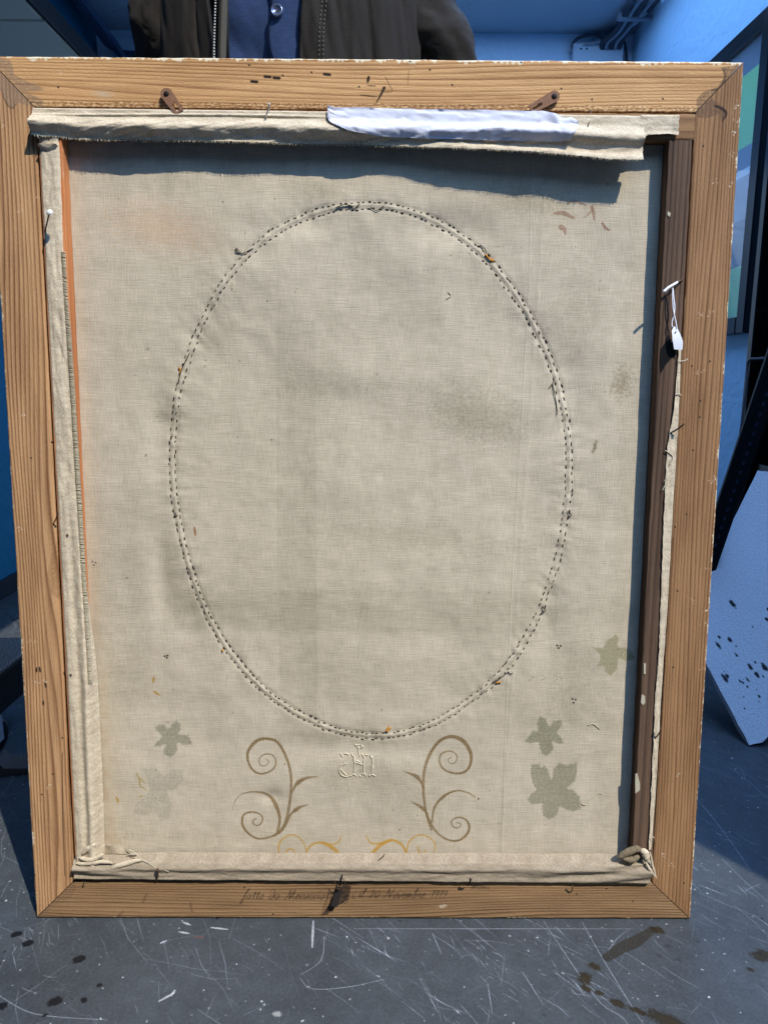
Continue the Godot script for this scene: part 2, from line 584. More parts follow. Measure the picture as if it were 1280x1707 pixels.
	# dark round drops on the left
	for sp in [[PackedVector2Array([Vector2(-0.5463, 0.0331)])[0], 0.010, 0.0075], [PackedVector2Array([Vector2(-0.5197, 0.0519)])[0], 0.010, 0.008], [PackedVector2Array([Vector2(-0.4279, 0.0841)])[0], 0.0105, 0.009], [PackedVector2Array([Vector2(-0.4313, 0.1606)])[0], 0.012, 0.009], [PackedVector2Array([Vector2(-0.3917, 0.1585)])[0], 0.005, 0.006], [PackedVector2Array([Vector2(-0.5014, 0.1687)])[0], 0.008, 0.008], [PackedVector2Array([Vector2(-0.3794, 0.1322)])[0], 0.005, 0.004], [PackedVector2Array([Vector2(-0.4355, 0.1835)])[0], 0.004, 0.003]]:
		p.blob(sp[0], sp[1], sp[2], -0.4, Color(0.06, 0.06, 0.07), 0.85, 0.35, 0.22)
	# oil drips on the right
	var oil := Color(0.13, 0.10, 0.05)
	p.stroke(smooth(PackedVector2Array([Vector2(0.4622, 0.0204), Vector2(0.4271, 0.0448), Vector2(0.3988, 0.0597), Vector2(0.3694, 0.0802)]), 8), 0.012, 0.022, 0.014, oil, 0.7, 0.75)
	for sp in [[PackedVector2Array([Vector2(0.4685, 0.0216)])[0], 0.013, 0.010], [PackedVector2Array([Vector2(0.3466, 0.0965)])[0], 0.011, 0.008], [PackedVector2Array([Vector2(0.3264, 0.1179)])[0], 0.012, 0.015], [PackedVector2Array([Vector2(0.3229, 0.1375)])[0], 0.010, 0.007], [PackedVector2Array([Vector2(0.3398, 0.1449)])[0], 0.008, 0.005], [PackedVector2Array([Vector2(0.3602, 0.1624)])[0], 0.014, 0.008], [PackedVector2Array([Vector2(0.3847, 0.1755)])[0], 0.017, 0.006], [PackedVector2Array([Vector2(0.4194, 0.1901)])[0], 0.035, 0.014], [PackedVector2Array([Vector2(0.604, 0.0773)])[0], 0.016, 0.012], [PackedVector2Array([Vector2(0.5783, 0.1018)])[0], 0.007, 0.005], [PackedVector2Array([Vector2(0.6162, 0.0713)])[0], 0.018, 0.010]]:
		p.blob(sp[0], sp[1], sp[2], 0.5, oil, 0.75, 0.45, 0.32)
		p.blob(sp[0] + Vector2(0.001, 0.001), sp[1] * 0.7, sp[2] * 0.65, 0.5, Color(0.22, 0.18, 0.11), 0.5, 0.8, 0.2)
	for sp in [[PackedVector2Array([Vector2(0.4719, 0.0558)])[0], 0.008, 0.006], [PackedVector2Array([Vector2(0.4516, 0.0753)])[0], 0.006, 0.005], [PackedVector2Array([Vector2(0.5222, 0.0471)])[0], 0.005, 0.004], [PackedVector2Array([Vector2(0.4778, 0.0835)])[0], 0.005, 0.004]]:
		p.blob(sp[0], sp[1], sp[2], 0.2, Color(0.16, 0.16, 0.18), 0.5, 0.5)
	var fm := smat(Color(1, 1, 1), 0.5, p.texture(), l8(n, n, g), 0.02)
	fm.metallic_specular = 0.4
	structure("floor", grid(1, 1, func(u: float, v: float): return Vector3(lerpf(-30, 30, u), 0, lerpf(-30, 30, v)), func(q: Vector3, _a: float, _b: float): return Vector2((q.x + 0.8) / 1.6, (q.z + 1.2) / 1.6)), fm)
	var plaster := l8(512, 512, noise_bytes(512, 512, 0.03, 51, 5))
	var wall := func(c: Color) -> StandardMaterial3D:
		return triplanar(smat(c, 0.75, null, plaster, 0.25), 1.3)
	# ceiling at the back; forward slabs and both openings added to shape skylight
	var cst := begin()
	for c: Array in [[-1.65, 0.0, -3.4, 4.2], [0.004, 1.52, -3.4, -2.75], [0.004, 3.2, 2.3, 4.2], [2.3, 3.2, 0.804, 2.296]]:
		add_box(cst, Vector3(c[1] - c[0], 0.2, c[3] - c[2]), Transform3D(Basis(), Vector3((c[0] + c[1]) / 2.0, 2.7, (c[2] + c[3]) / 2.0)), 0.002)
	structure("ceiling", finish(cst), wall.call(Color(0.60, 0.68, 0.74)))
	structure("back_wall", box(Vector3(3.2, 2.62, 0.2), Vector3(-0.05, 1.30, -3.27)), wall.call(Color(0.74, 0.85, 0.94)))
	structure("right_wall", box(Vector3(0.2, 2.62, 3.7), Vector3(1.42, 1.30, -1.45)), wall.call(Color(0.63, 0.79, 0.90)))
	structure("left_wall", box(Vector3(0.2, 2.62, 7.6), Vector3(-1.55, 1.30, 0.45)), wall.call(Color(0.03, 0.38, 0.50)))  # front stretch added out of view to block sky from the left
	structure("added_blocking_wall", box(Vector3(5.0, 2.62, 0.2), Vector3(0.85, 1.30, 4.32)), wall.call(Color(0.80, 0.76, 0.70)))  # unseen wall added behind the camera to cut sky light on the canvas
	structure("added_side_wall", box(Vector3(0.2, 2.62, 3.4), Vector3(3.32, 1.30, 2.5)), wall.call(Color(0.80, 0.76, 0.70)))  # added out of view to close off sky on the right
	structure("added_return_wall", box(Vector3(1.68, 2.62, 0.2), Vector3(2.37, 1.30, 0.89)), wall.call(Color(0.80, 0.76, 0.70)))  # also added unseen, shuts out sky beside the right wall
	structure("skirting", box(Vector3(0.015, 0.07, 3.2), Vector3(-1.4435, 0.037, -1.6)), smat(Color(0.05, 0.10, 0.14), 0.6))

# ---------------------------------------------------------------- the wooden frame
const IN_L := -0.4645
const IN_R := 0.4655
const IN_T := 1.2363
const IN_B := 0.0645

# one mitred rail: cross-section points (across from the outer edge, z), run along the outer edge and shortened at both ends by the mitre
func rail_mesh(a_out: Vector2, b_out: Vector2, a_in: Vector2, b_in: Vector2, s: float, pw: int, ph: int, mode: int) -> Array:
	var wdt := absf((a_in - a_out).dot((b_out - a_out).normalized().orthogonal()))
	var back := [[-0.0012 / wdt, -0.005], [0.0, -0.0018], [0.018, -0.0004]]
	for k in 9: back.append([0.04 + 0.92 * k / 8.0, 0.0])
	back.append([0.985, -0.0007])
	back.append([1.0, -0.0024])
	back.append([1.0, -0.026])
	back.append([1.0 + 0.014 / wdt, -0.026])
	var front := [[1.0 + 0.014 / wdt, -0.026], [1.0 + 0.012 / wdt, -0.034], [0.75, -0.038], [0.5, -0.046], [0.15, -0.050], [0.0, -0.046], [-0.0012 / wdt, -0.005]]
	var out := []
	var n := 90
	for sec: Array in [back, front]:
		var mesh := grid(n, sec.size() - 1, func(u: float, v: float):
			var q: Array = sec[int(round(v * (sec.size() - 1)))]
			var ac: float = q[0]
			var p0 := a_out.lerp(a_in, ac)
			var p1 := b_out.lerp(b_in, ac)
			var e := 0.0008 / p0.distance_to(p1)
			var p := p0.lerp(p1, lerpf(e, 1.0 - e, u))
			var dz := 0.0
			if ac < 0.03 or ac > 0.97:
				var j := wn.get_noise_2d(p.x * 60.0 + 7.0, p.y * 60.0 + mode * 9.0)
				p += (a_out - a_in).normalized() * j * 0.0011
				dz = -absf(wn.get_noise_2d(p.x * 90.0, p.y * 90.0 + 3.0)) * 0.0012
			else:
				dz = wn.get_noise_2d(p.x * 9.0, p.y * 9.0) * 0.0006
			return Vector3(p.x, p.y, q[1] + dz), func(q: Vector3, _a: float, _b: float):
				var t := Vector2()
				match mode:
					1: t = Vector2((q.x + 0.53) * s / pw, (1.3044 - q.y) * s / ph)
					2: t = Vector2((1.3044 - q.y) * s / pw, (q.x + 0.53) * s / ph)
					3: t = Vector2((1.3044 - q.y) * s / pw, (0.53 - q.x) * s / ph)
					4: t = Vector2((q.x + 0.53) * s / pw, q.y * s / ph)
				return t)
		out.append(mesh)
	return out

func holes(p: Paint, list: PackedVector2Array, r := 0.0018) -> void:
	for q in list: p.blob(q, r, r * 0.8, 0.4, Color(0.05, 0.03, 0.02), 0.95, 0.5)

func edge_gesso(p: Paint, amount: float, deep: float) -> void:
	# flaked white ground along the outer edge of the rail, where v = 0
	for x in p.w:
		var n := wn.get_noise_2d(x * 0.02, 5.0 * p.mode) + 0.6 * wn.get_noise_2d(x * 0.11, 50.0 + p.mode)
		var d := (n + amount) * deep * p.s
		for y in range(0, clampi(int(d), 0, 14)):
			p.dab(x, y, Color(0.86, 0.82, 0.71), 0.85 if y < int(d) - 1 else 0.5)

func chips(p: Paint, list: PackedVector2Array, r: float, c := Color(0.86, 0.82, 0.74)) -> void:
	for q in list:
		for k in 5:
			p.blob(q + Vector2(rng.randfn(0, r), rng.randfn(0, r)), r * rng.randf_range(0.25, 0.8), r * rng.randf_range(0.15, 0.4), rng.randf_range(0, 3), c, rng.randf_range(0.4, 0.9), 0.6, 0.3)

func build_frame() -> void:
	var root := thing("picture_frame", "large old pine picture frame seen from the back, mitred corners, standing on grey floor", "picture frame", "", lean)
	var o := {"tl": Vector2(-FW, FH), "tr": Vector2(FW, FH), "bl": Vector2(-FW, 0), "br": Vector2(FW, 0)}
	var i := {"tl": Vector2(IN_L, IN_T), "tr": Vector2(IN_R, IN_T), "bl": Vector2(IN_L - 0.0015, IN_B), "br": Vector2(IN_R - 0.002, IN_B)}
	var s := 1400.0
	var pine := Color(0.81, 0.635, 0.43)
	var line := Color(0.46, 0.295, 0.16)
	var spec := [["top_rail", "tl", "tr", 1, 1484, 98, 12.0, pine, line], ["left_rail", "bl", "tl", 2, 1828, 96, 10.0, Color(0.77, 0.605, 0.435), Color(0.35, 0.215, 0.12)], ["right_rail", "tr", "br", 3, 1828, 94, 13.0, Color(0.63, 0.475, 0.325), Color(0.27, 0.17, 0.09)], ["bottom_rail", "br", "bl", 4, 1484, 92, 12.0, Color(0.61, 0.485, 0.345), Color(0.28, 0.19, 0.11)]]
	for r in spec:
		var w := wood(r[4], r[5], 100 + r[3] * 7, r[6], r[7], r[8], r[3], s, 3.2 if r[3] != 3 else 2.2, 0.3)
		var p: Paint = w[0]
		match r[3]:
			1:
				edge_gesso(p, 0.35, 0.007)
				var glue := Color(0.52, 0.43, 0.35)
				p.fill(PackedVector2Array([Vector2(-0.5105, 1.3029), Vector2(-0.4957, 1.2991), Vector2(-0.491, 1.2795), Vector2(-0.4746, 1.2718), Vector2(-0.4541, 1.264), Vector2(-0.4526, 1.2601), Vector2(-0.4796, 1.2583), Vector2(-0.4549, 1.2482), Vector2(-0.4519, 1.2426), Vector2(-0.4623, 1.2362), Vector2(-0.5272, 1.3028)]), glue, 0.7, 0.6)
				p.fill(PackedVector2Array([Vector2(0.518, 1.3003), Vector2(0.4971, 1.297), Vector2(0.5045, 1.2868), Vector2(0.4945, 1.2709), Vector2(0.4753, 1.2652), Vector2(0.4658, 1.2548), Vector2(0.4669, 1.2364), Vector2(0.4867, 1.2589), Vector2(0.5306, 1.3004)]), Color(0.42, 0.32, 0.23), 0.75, 0.6)
				p.stroke(smooth(PackedVector2Array([Vector2(0.5014, 1.2947), Vector2(0.5039, 1.2828), Vector2(0.4987, 1.2709), Vector2(0.4863, 1.2669)]), 4), 0.002, 0.004, 0.002, Color(0.26, 0.19, 0.13), 0.7, 0.4)
				for q: PackedVector2Array in [PackedVector2Array([Vector2(-0.1605, 1.274), Vector2(-0.1521, 1.2733)]), PackedVector2Array([Vector2(-0.1419, 1.2805), Vector2(-0.1335, 1.2798)]), PackedVector2Array([Vector2(-0.1293, 1.279), Vector2(-0.1209, 1.2783)]), PackedVector2Array([Vector2(-0.0586, 1.2843), Vector2(-0.0502, 1.2835)])]: p.stroke(q, 0.0035, 0.0035, 0.0035, Color(0.10, 0.07, 0.05), 0.95)
				holes(p, PackedVector2Array([Vector2(-0.1635, 1.2953), Vector2(-0.1166, 1.2823), Vector2(-0.0763, 1.2865), Vector2(0.0615, 1.3017), Vector2(0.0894, 1.2909), Vector2(0.217, 1.302), Vector2(0.1209, 1.2714), Vector2(0.2746, 1.2677), Vector2(0.3183, 1.2537), Vector2(0.4183, 1.2552), Vector2(-0.4314, 1.2642), Vector2(0.0036, 1.2808), Vector2(0.0256, 1.2667), Vector2(-0.0098, 1.268)]))
				p.stroke(PackedVector2Array([Vector2(0.0036, 1.2808), Vector2(0.002, 1.2729)]), 0.003, 0.004, 0.001, Color(0.12, 0.08, 0.05), 0.9)
				p.stroke(smooth(PackedVector2Array([Vector2(0.0256, 1.2667), Vector2(0.0206, 1.2571), Vector2(0.0139, 1.246)]), 4), 0.004, 0.003, 0.001, Color(0.14, 0.10, 0.07), 0.8)
				p.stroke(smooth(PackedVector2Array([Vector2(0.0272, 1.2809), Vector2(0.0323, 1.2715), Vector2(0.0366, 1.262), Vector2(0.0239, 1.2611)]), 4), 0.001, 0.001, 0.001, Color(0.30, 0.20, 0.12), 0.7)
				p.stroke(PackedVector2Array([Vector2(-0.0081, 1.2569), Vector2(0.0155, 1.2547)]), 0.0012, 0.002, 0.001, Color(0.20, 0.13, 0.08), 0.8)
				p.stroke(PackedVector2Array([Vector2(0.002, 1.2697), Vector2(0.0138, 1.269)]), 0.001, 0.0015, 0.001, Color(0.25, 0.16, 0.10), 0.8)
				p.stroke(PackedVector2Array([Vector2(0.0599, 1.2899), Vector2(0.0585, 1.2701)]), 0.0008, 0.001, 0.0005, Color(0.30, 0.20, 0.12), 0.6)
				p.blob(PackedVector2Array([Vector2(-0.3688, 1.2559)])[0], 0.02, 0.007, 0.1, Color(0.70, 0.66, 0.60), 0.5, 0.9)
				chips(p, PackedVector2Array([Vector2(-0.4279, 1.2847), Vector2(0.2906, 1.2923), Vector2(0.3858, 1.2438)]), 0.002)
				# chewed lower edge
				for x in p.w:
					var top := 83 + int(4.0 * wn.get_noise_1d(x * 0.03))
					for y in range(top, p.h):
						var n := wn.get_noise_2d(x * 0.10, y * 0.22 + 77.0)
						p.dab(x, y, Color(0.90, 0.78, 0.60) if n > 0.0 else Color(0.46, 0.31, 0.18), clampf(absf(n) * 1.3, 0, 0.65))
			2:
				edge_gesso(p, 0.30, 0.0045)
				p.fill(PackedVector2Array([Vector2(-0.5271, 1.3044), Vector2(-0.5113, 1.2896), Vector2(-0.4623, 1.2362), Vector2(-0.4639, 1.2378), Vector2(-0.4704, 1.2425), Vector2(-0.4756, 1.2393), Vector2(-0.4888, 1.244), Vector2(-0.496, 1.236), Vector2(-0.5041, 1.2423), Vector2(-0.5069, 1.2518), Vector2(-0.513, 1.2612), Vector2(-0.5289, 1.2753)]), Color(0.52, 0.44, 0.37), 0.75, 0.6)
				p.stroke(smooth(PackedVector2Array([Vector2(-0.5113, 1.2612), Vector2(-0.5056, 1.2438), Vector2(-0.4977, 1.2359), Vector2(-0.4906, 1.2424)]), 5), 0.001, 0.002, 0.001, Color(0.32, 0.25, 0.20), 0.7)
				chips(p, PackedVector2Array([Vector2(-0.5117, 1.2135), Vector2(-0.4706, 1.115), Vector2(-0.492, 1.0985), Vector2(-0.5102, 0.809), Vector2(-0.5189, 0.6402), Vector2(-0.5125, 0.4609), Vector2(-0.5077, 0.3956), Vector2(-0.5001, 0.3986), Vector2(-0.4989, 0.2262)]), 0.003)
				for q: PackedVector2Array in [PackedVector2Array([Vector2(-0.5073, 0.4197), Vector2(-0.5077, 0.413)]), PackedVector2Array([Vector2(-0.5026, 0.4207), Vector2(-0.5021, 0.413)]), PackedVector2Array([Vector2(-0.4956, 0.3957), Vector2(-0.4942, 0.3879)]), PackedVector2Array([Vector2(-0.4999, 0.3666), Vector2(-0.4994, 0.3597)])]: p.stroke(q, 0.002, 0.003, 0.002, Color(0.15, 0.10, 0.07), 0.9)
				p.stroke(smooth(PackedVector2Array([Vector2(-0.4744, 0.2812), Vector2(-0.4781, 0.2062), Vector2(-0.4797, 0.1351), Vector2(-0.4808, 0.0733)]), 4), 0.0012, 0.002, 0.0012, Color(0.24, 0.16, 0.10), 0.8, 0.4)
				holes(p, PackedVector2Array([Vector2(-0.4662, 0.7676), Vector2(-0.4978, 0.7443), Vector2(-0.51, 0.2121), Vector2(-0.4731, 0.3059), Vector2(-0.4912, 0.2463)]))
				p.fill(PackedVector2Array([Vector2(-0.4658, 0.5273), Vector2(-0.479, 0.5366), Vector2(-0.484, 0.5646), Vector2(-0.4771, 0.5925), Vector2(-0.4648, 0.6202), Vector2(-0.4623, 0.5972)]), Color(0.36, 0.23, 0.14), 0.25, 0.8)
			3:
				edge_gesso(p, 0.25, 0.004)
				p.fill(PackedVector2Array([Vector2(0.4669, 1.2364), Vector2(0.4869, 1.2565), Vector2(0.5055, 1.2447), Vector2(0.5096, 1.2335), Vector2(0.5042, 1.2247), Vector2(0.4993, 1.2351), Vector2(0.4843, 1.2301), Vector2(0.4715, 1.2301)]), Color(0.36, 0.27, 0.20), 0.7, 0.6)
				p.stroke(smooth(PackedVector2Array([Vector2(0.4935, 1.2462), Vector2(0.5048, 1.2415), Vector2(0.5095, 1.2351), Vector2(0.5042, 1.2247)]), 5), 0.003, 0.004, 0.001, Color(0.16, 0.11, 0.08), 0.9)
				chips(p, PackedVector2Array([Vector2(0.524, 1.2472), Vector2(0.5233, 1.2312), Vector2(0.523, 1.2111), Vector2(0.5234, 1.1788), Vector2(0.5216, 1.1405), Vector2(0.4981, 1.1436), Vector2(0.4903, 0.9578), Vector2(0.5024, 0.9622), Vector2(0.4944, 0.8758), Vector2(0.538, 0.8323), Vector2(0.5244, 0.7207), Vector2(0.5211, 0.7161), Vector2(0.5238, 0.583), Vector2(0.5038, 0.5314), Vector2(0.5246, 0.4936), Vector2(0.5253, 0.5125), Vector2(0.5261, 0.4217), Vector2(0.4965, 0.2493), Vector2(0.4829, 0.1118), Vector2(0.4954, 0.0963)]), 0.0032)
				holes(p, PackedVector2Array([Vector2(0.4797, 1.1923), Vector2(0.4814, 0.8845), Vector2(0.5076, 0.8916), Vector2(0.4969, 0.8338), Vector2(0.4974, 0.81), Vector2(0.4904, 0.761), Vector2(0.4861, 0.6641), Vector2(0.4699, 0.6448), Vector2(0.4791, 0.5454), Vector2(0.4793, 0.4244), Vector2(0.5166, 0.063)]))
				p.fill(PackedVector2Array([Vector2(0.4689, 0.6291), Vector2(0.4688, 0.5312), Vector2(0.4674, 0.4359), Vector2(0.4668, 0.2891), Vector2(0.463, 0.2891), Vector2(0.4637, 0.4359), Vector2(0.4642, 0.5312), Vector2(0.4653, 0.6291)]), Color(0.24, 0.14, 0.07), 0.45, 0.5)
			4:
				edge_gesso(p, 0.10, 0.004)
				p.fill(PackedVector2Array([Vector2(-0.53, 0), Vector2(-0.4668, 0.066), Vector2(-0.4626, 0.0525), Vector2(-0.4731, 0.0337), Vector2(-0.4928, 0.0263), Vector2(-0.511, 0.0106)]), Color(0.44, 0.34, 0.25), 0.5, 0.8)
				holes(p, PackedVector2Array([Vector2(-0.1475, 0.0071), Vector2(-0.1933, 0.0531), Vector2(0.4347, 0.0304), Vector2(0.3427, 0.0438), Vector2(0.3909, 0.0523)]))
				p.blob(PackedVector2Array([Vector2(0.1265, 0.0213)])[0], 0.010, 0.004, 0.2, Color(0.74, 0.68, 0.60), 0.8, 0.6, 0.4)
				for q: PackedVector2Array in [PackedVector2Array([Vector2(-0.3501, 0.0423), Vector2(-0.3574, 0.0266)]), PackedVector2Array([Vector2(-0.39, 0.0108), Vector2(-0.4052, -0.005)]), PackedVector2Array([Vector2(-0.2785, 0.011), Vector2(-0.281, 0.0268)]), PackedVector2Array([Vector2(-0.057, 0.043), Vector2(-0.0698, 0.003)])]: p.stroke(q, 0.003, 0.005, 0.003, Color(0.30, 0.20, 0.13), 0.4, 0.6)
				p.fill(PackedVector2Array([Vector2(-0.0532, 0.0346), Vector2(-0.0337, 0.0587), Vector2(-0.0212, 0.0556), Vector2(-0.026, 0.0326), Vector2(-0.0454, 0.0199), Vector2(-0.0601, 0.0062), Vector2(-0.0688, 0.0051), Vector2(-0.0571, 0.0241)]), Color(0.13, 0.10, 0.09), 0.8, 0.5)  # dark hook mark with its cast shadow painted onto the wood
				handwriting(p, "fatto da Mecucciatti", PackedVector2Array([Vector2(-0.1975, 0.0332)])[0], 0.0078, Color(0.10, 0.08, 0.07), 0.85, 0.150)
				handwriting(p, "zi", PackedVector2Array([Vector2(-0.0338, 0.0336)])[0], 0.0075, Color(0.10, 0.08, 0.07), 0.6, 0.02)
				handwriting(p, "il 20 Novembre 1919", PackedVector2Array([Vector2(-0.0095, 0.0357)])[0], 0.0078, Color(0.10, 0.08, 0.07), 0.8, 0.142)
				handwriting(p, "mani", PackedVector2Array([Vector2(0.1716, 0.0518)])[0], 0.0045, Color(0.14, 0.10, 0.08), 0.6, 0.03)
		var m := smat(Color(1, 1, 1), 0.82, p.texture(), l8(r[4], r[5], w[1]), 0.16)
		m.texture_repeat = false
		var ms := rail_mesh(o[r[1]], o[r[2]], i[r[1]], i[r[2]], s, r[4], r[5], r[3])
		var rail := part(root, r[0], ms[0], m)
		part(rail, "moulding", ms[1], M.gesso)

# ---------------------------------------------------------------- handwriting, as strokes
func glyph(c: String) -> Array:
	match c:
		"f": return [0.55, [[0.1, 0.5, 0.5, 1.6, 0.7, 2.1, 0.55, 2.2, 0.35, 1.2, 0.1, -0.8, -0.1, -0.9, 0.0, -0.3, 0.5, 0.2]]]
		"a": return [0.8, [[0.6, 0.9, 0.3, 1.0, 0.05, 0.6, 0.1, 0.1, 0.35, 0.05, 0.6, 0.7, 0.6, 0.9, 0.55, 0.2, 0.75, 0.1]]]
		"t": return [0.5, [[0.35, 1.8, 0.2, 0.3, 0.3, 0.0, 0.5, 0.2], [0.0, 1.15, 0.55, 1.2]]]
		"o": return [0.65, [[0.4, 1.0, 0.1, 0.7, 0.1, 0.15, 0.35, 0.0, 0.55, 0.5, 0.4, 1.0, 0.65, 0.8]]]
		"d": return [0.8, [[0.55, 0.9, 0.25, 1.0, 0.05, 0.5, 0.15, 0.05, 0.45, 0.1, 0.65, 1.0, 0.5, 2.0, 0.15, 2.1, 0.0, 1.8]]]
		"M": return [1.4, [[-0.2, 0.1, 0.0, 0.0, 0.3, 0.9, 0.45, 2.0, 0.5, 0.9, 0.6, 0.1, 0.9, 1.4, 1.05, 2.0, 1.0, 0.4, 1.2, 0.0, 1.4, 0.2]]]
		"N": return [1.2, [[-0.2, 0.1, 0.0, 0.0, 0.3, 1.2, 0.35, 2.0, 0.6, 0.8, 0.75, 0.0, 0.95, 1.3, 1.15, 2.0]]]
		"e": return [0.55, [[0.05, 0.45, 0.45, 0.75, 0.3, 1.0, 0.08, 0.6, 0.15, 0.05, 0.55, 0.25]]]
		"c": return [0.55, [[0.45, 0.85, 0.25, 1.0, 0.05, 0.5, 0.2, 0.0, 0.55, 0.25]]]
		"u": return [0.8, [[0.0, 0.8, 0.12, 1.0, 0.1, 0.2, 0.25, 0.0, 0.5, 0.5, 0.6, 1.0, 0.58, 0.15, 0.8, 0.15]]]
		"i": return [0.4, [[0.05, 0.8, 0.15, 1.0, 0.12, 0.15, 0.4, 0.2], [0.22, 1.5, 0.25, 1.58]]]
		"l": return [0.4, [[0.05, 0.3, 0.4, 1.6, 0.35, 2.1, 0.15, 1.4, 0.1, 0.2, 0.4, 0.2]]]
		"z": return [0.6, [[0.05, 0.9, 0.45, 1.0, 0.1, 0.1, 0.4, -0.2, 0.3, -0.9, 0.0, -0.7, 0.6, 0.2]]]
		"v": return [0.7, [[0.0, 0.8, 0.12, 1.0, 0.2, 0.05, 0.35, 0.1, 0.6, 0.9, 0.7, 0.8]]]
		"m": return [1.1, [[0.0, 0.8, 0.1, 1.0, 0.05, 0.0, 0.3, 0.95, 0.4, 0.9, 0.38, 0.0, 0.65, 0.95, 0.78, 0.85, 0.75, 0.1, 1.1, 0.25]]]
		"n": return [0.8, [[0.0, 0.8, 0.1, 1.0, 0.05, 0.0, 0.35, 0.95, 0.48, 0.85, 0.45, 0.1, 0.8, 0.25]]]
		"b": return [0.65, [[0.05, 0.3, 0.4, 1.6, 0.3, 2.1, 0.1, 1.2, 0.1, 0.1, 0.4, 0.1, 0.45, 0.8, 0.65, 0.8]]]
		"r": return [0.6, [[0.0, 0.5, 0.15, 1.1, 0.35, 0.85, 0.3, 0.1, 0.6, 0.25]]]
		"1": return [0.5, [[0.1, 1.3, 0.35, 1.7, 0.2, 0.0]]]
		"2": return [0.75, [[0.1, 1.3, 0.4, 1.7, 0.55, 1.2, 0.05, 0.1, 0.3, 0.15, 0.65, 0.05]]]
		"0": return [0.75, [[0.4, 1.6, 0.1, 1.1, 0.1, 0.3, 0.3, 0.0, 0.6, 0.6, 0.55, 1.4, 0.4, 1.6]]]
		"9": return [0.7, [[0.55, 1.3, 0.3, 0.9, 0.1, 1.2, 0.3, 1.65, 0.55, 1.4, 0.45, 0.6, 0.2, 0.0]]]
	return [0.75, []]

func handwriting(p: Paint, text: String, at: Vector2, xh: float, c: Color, a: float, length: float) -> void:
	var total := 0.0
	for ch in text: total += glyph(ch)[0]
	var k := length / total
	var x := 0.0
	for ch in text:
		var gl := glyph(ch)
		for sk: Array in gl[1]:
			var pts := PackedVector2Array()
			for i in range(0, sk.size(), 2):
				pts.append(at + Vector2((x + sk[i]) * k + sk[i + 1] * xh * 0.28, sk[i + 1] * xh))
			p.stroke(smooth(pts, 5), 0.0008, 0.0016, 0.0009, c, a, 0.7)
		x += gl[0]

# ---------------------------------------------------------------- the canvas on its stretcher
const EC := Vector2(0.00855, 0.7103)
const EA := 0.306
const EB := 0.4094

func ell(th: float, k := 0.0) -> Vector2:
	var q := Vector2((EA + k) * cos(th), (EB + k) * sin(th))
	var w := 0.0018 * sin(th * 3.0 + 0.6) + 0.0012 * sin(th * 7.0)
	return EC + q.rotated(0.040) + q.normalized() * w

func ell_d(p: Vector2) -> float:
	var q := (p - EC).rotated(-0.040)
	var r := Vector2(q.x / EA, q.y / EB).length()
	var th := atan2(q.y / EB, q.x / EA)
	return (r - 1.0) * Vector2(EA * cos(th), EB * sin(th)).length() - 0.0018 * sin(th * 3.0 + 0.6) - 0.0012 * sin(th * 7.0)

func canvas_z(x: float, y: float) -> float:
	var d := ell_d(Vector2(x, y))
	var q := (Vector2(x, y) - EC).rotated(-0.040)
	var th := atan2(q.y, q.x)
	var z := 0.0
	z += (0.0006 + 0.0007 * wn.get_noise_2d(th * 14.0, 70.0)) * exp(-pow((d + 0.0045) / 0.0036, 2.0))
	z -= 0.0011 * exp(-pow(d / 0.0022, 2.0)) + 0.0011 * exp(-pow((d + 0.009) / 0.0022, 2.0))
	var near := exp(-absf(d + 0.004) / 0.022)
	z += near * 0.0028 * wn.get_noise_2d(th * 7.0, 4.0 + d * 10.0) + exp(-absf(d + 0.004) / 0.010) * 0.0008 * wn.get_noise_2d(th * 30.0, 9.0 + d * 40.0)
	z += 0.0062 * wn.get_noise_2d(x * 2.1 + 3.0, y * 2.1) * smoothstep(0.0, 0.12, minf(minf(0.44 - absf(x), y - 0.09), 1.21 - y))
	z += 0.0009 * wn.get_noise_2d(x * 11.0, y * 11.0 + 30.0)
	# dents beside the seam
	for e: Array in [[0.235, 0.915, 0.05, 0.07, 0.0034], [0.305, 0.86, 0.03, 0.06, 0.003], [-0.312, 0.79, 0.022, 0.07, 0.0026], [-0.315, 0.56, 0.018, 0.06, 0.0028], [-0.29, 0.50, 0.03, 0.05, 0.002], [0.0, 0.285, 0.12, 0.022, 0.0024], [0.29, 0.50, 0.02, 0.06, 0.0022], [-0.09, 1.09, 0.03, 0.02, 0.0022], [0.12, 1.08, 0.05, 0.02, 0.0020], [-0.15, 0.20, 0.02, 0.012, 0.0016]]:
		z -= 2.1 * e[4] * exp(-pow((x - e[0]) / e[2], 2.0) - pow((y - e[1]) / e[3], 2.0))
	# long crease down the right side
	var cx := along(PackedVector2Array([Vector2(0.2221, 0.126), Vector2(0.2259, 0.5257), Vector2(0.2348, 0.804), Vector2(0.2398, 0.9976), Vector2(0.2386, 1.1811)]), 0.0) if false else lerpf(0.222, 0.262, clampf((y - 0.12) / 1.06, 0, 1))
	z += 0.0007 * exp(-pow((x - cx) / 0.0013, 2.0))
	return z

func toothed(q: PackedVector2Array) -> PackedVector2Array:
	var out := PackedVector2Array()
	for i in q.size():
		var a := q[i]
		var b := q[(i + 1) % q.size()]
		out.append(a)
		var n := int(a.distance_to(b) / 0.0036)
		for k in n:
			var t := (k + 0.75) / (n + 0.5)
			var nrm := (b - a).orthogonal().normalized()
			out.append(a.lerp(b, t - 0.25 / (n + 0.5)) - nrm * 0.0004)
			out.append(a.lerp(b, t) + nrm * rng.randf_range(0.0012, 0.0026) * (1.0 if Geometry2D.is_polygon_clockwise(q) else -1.0))
	return out

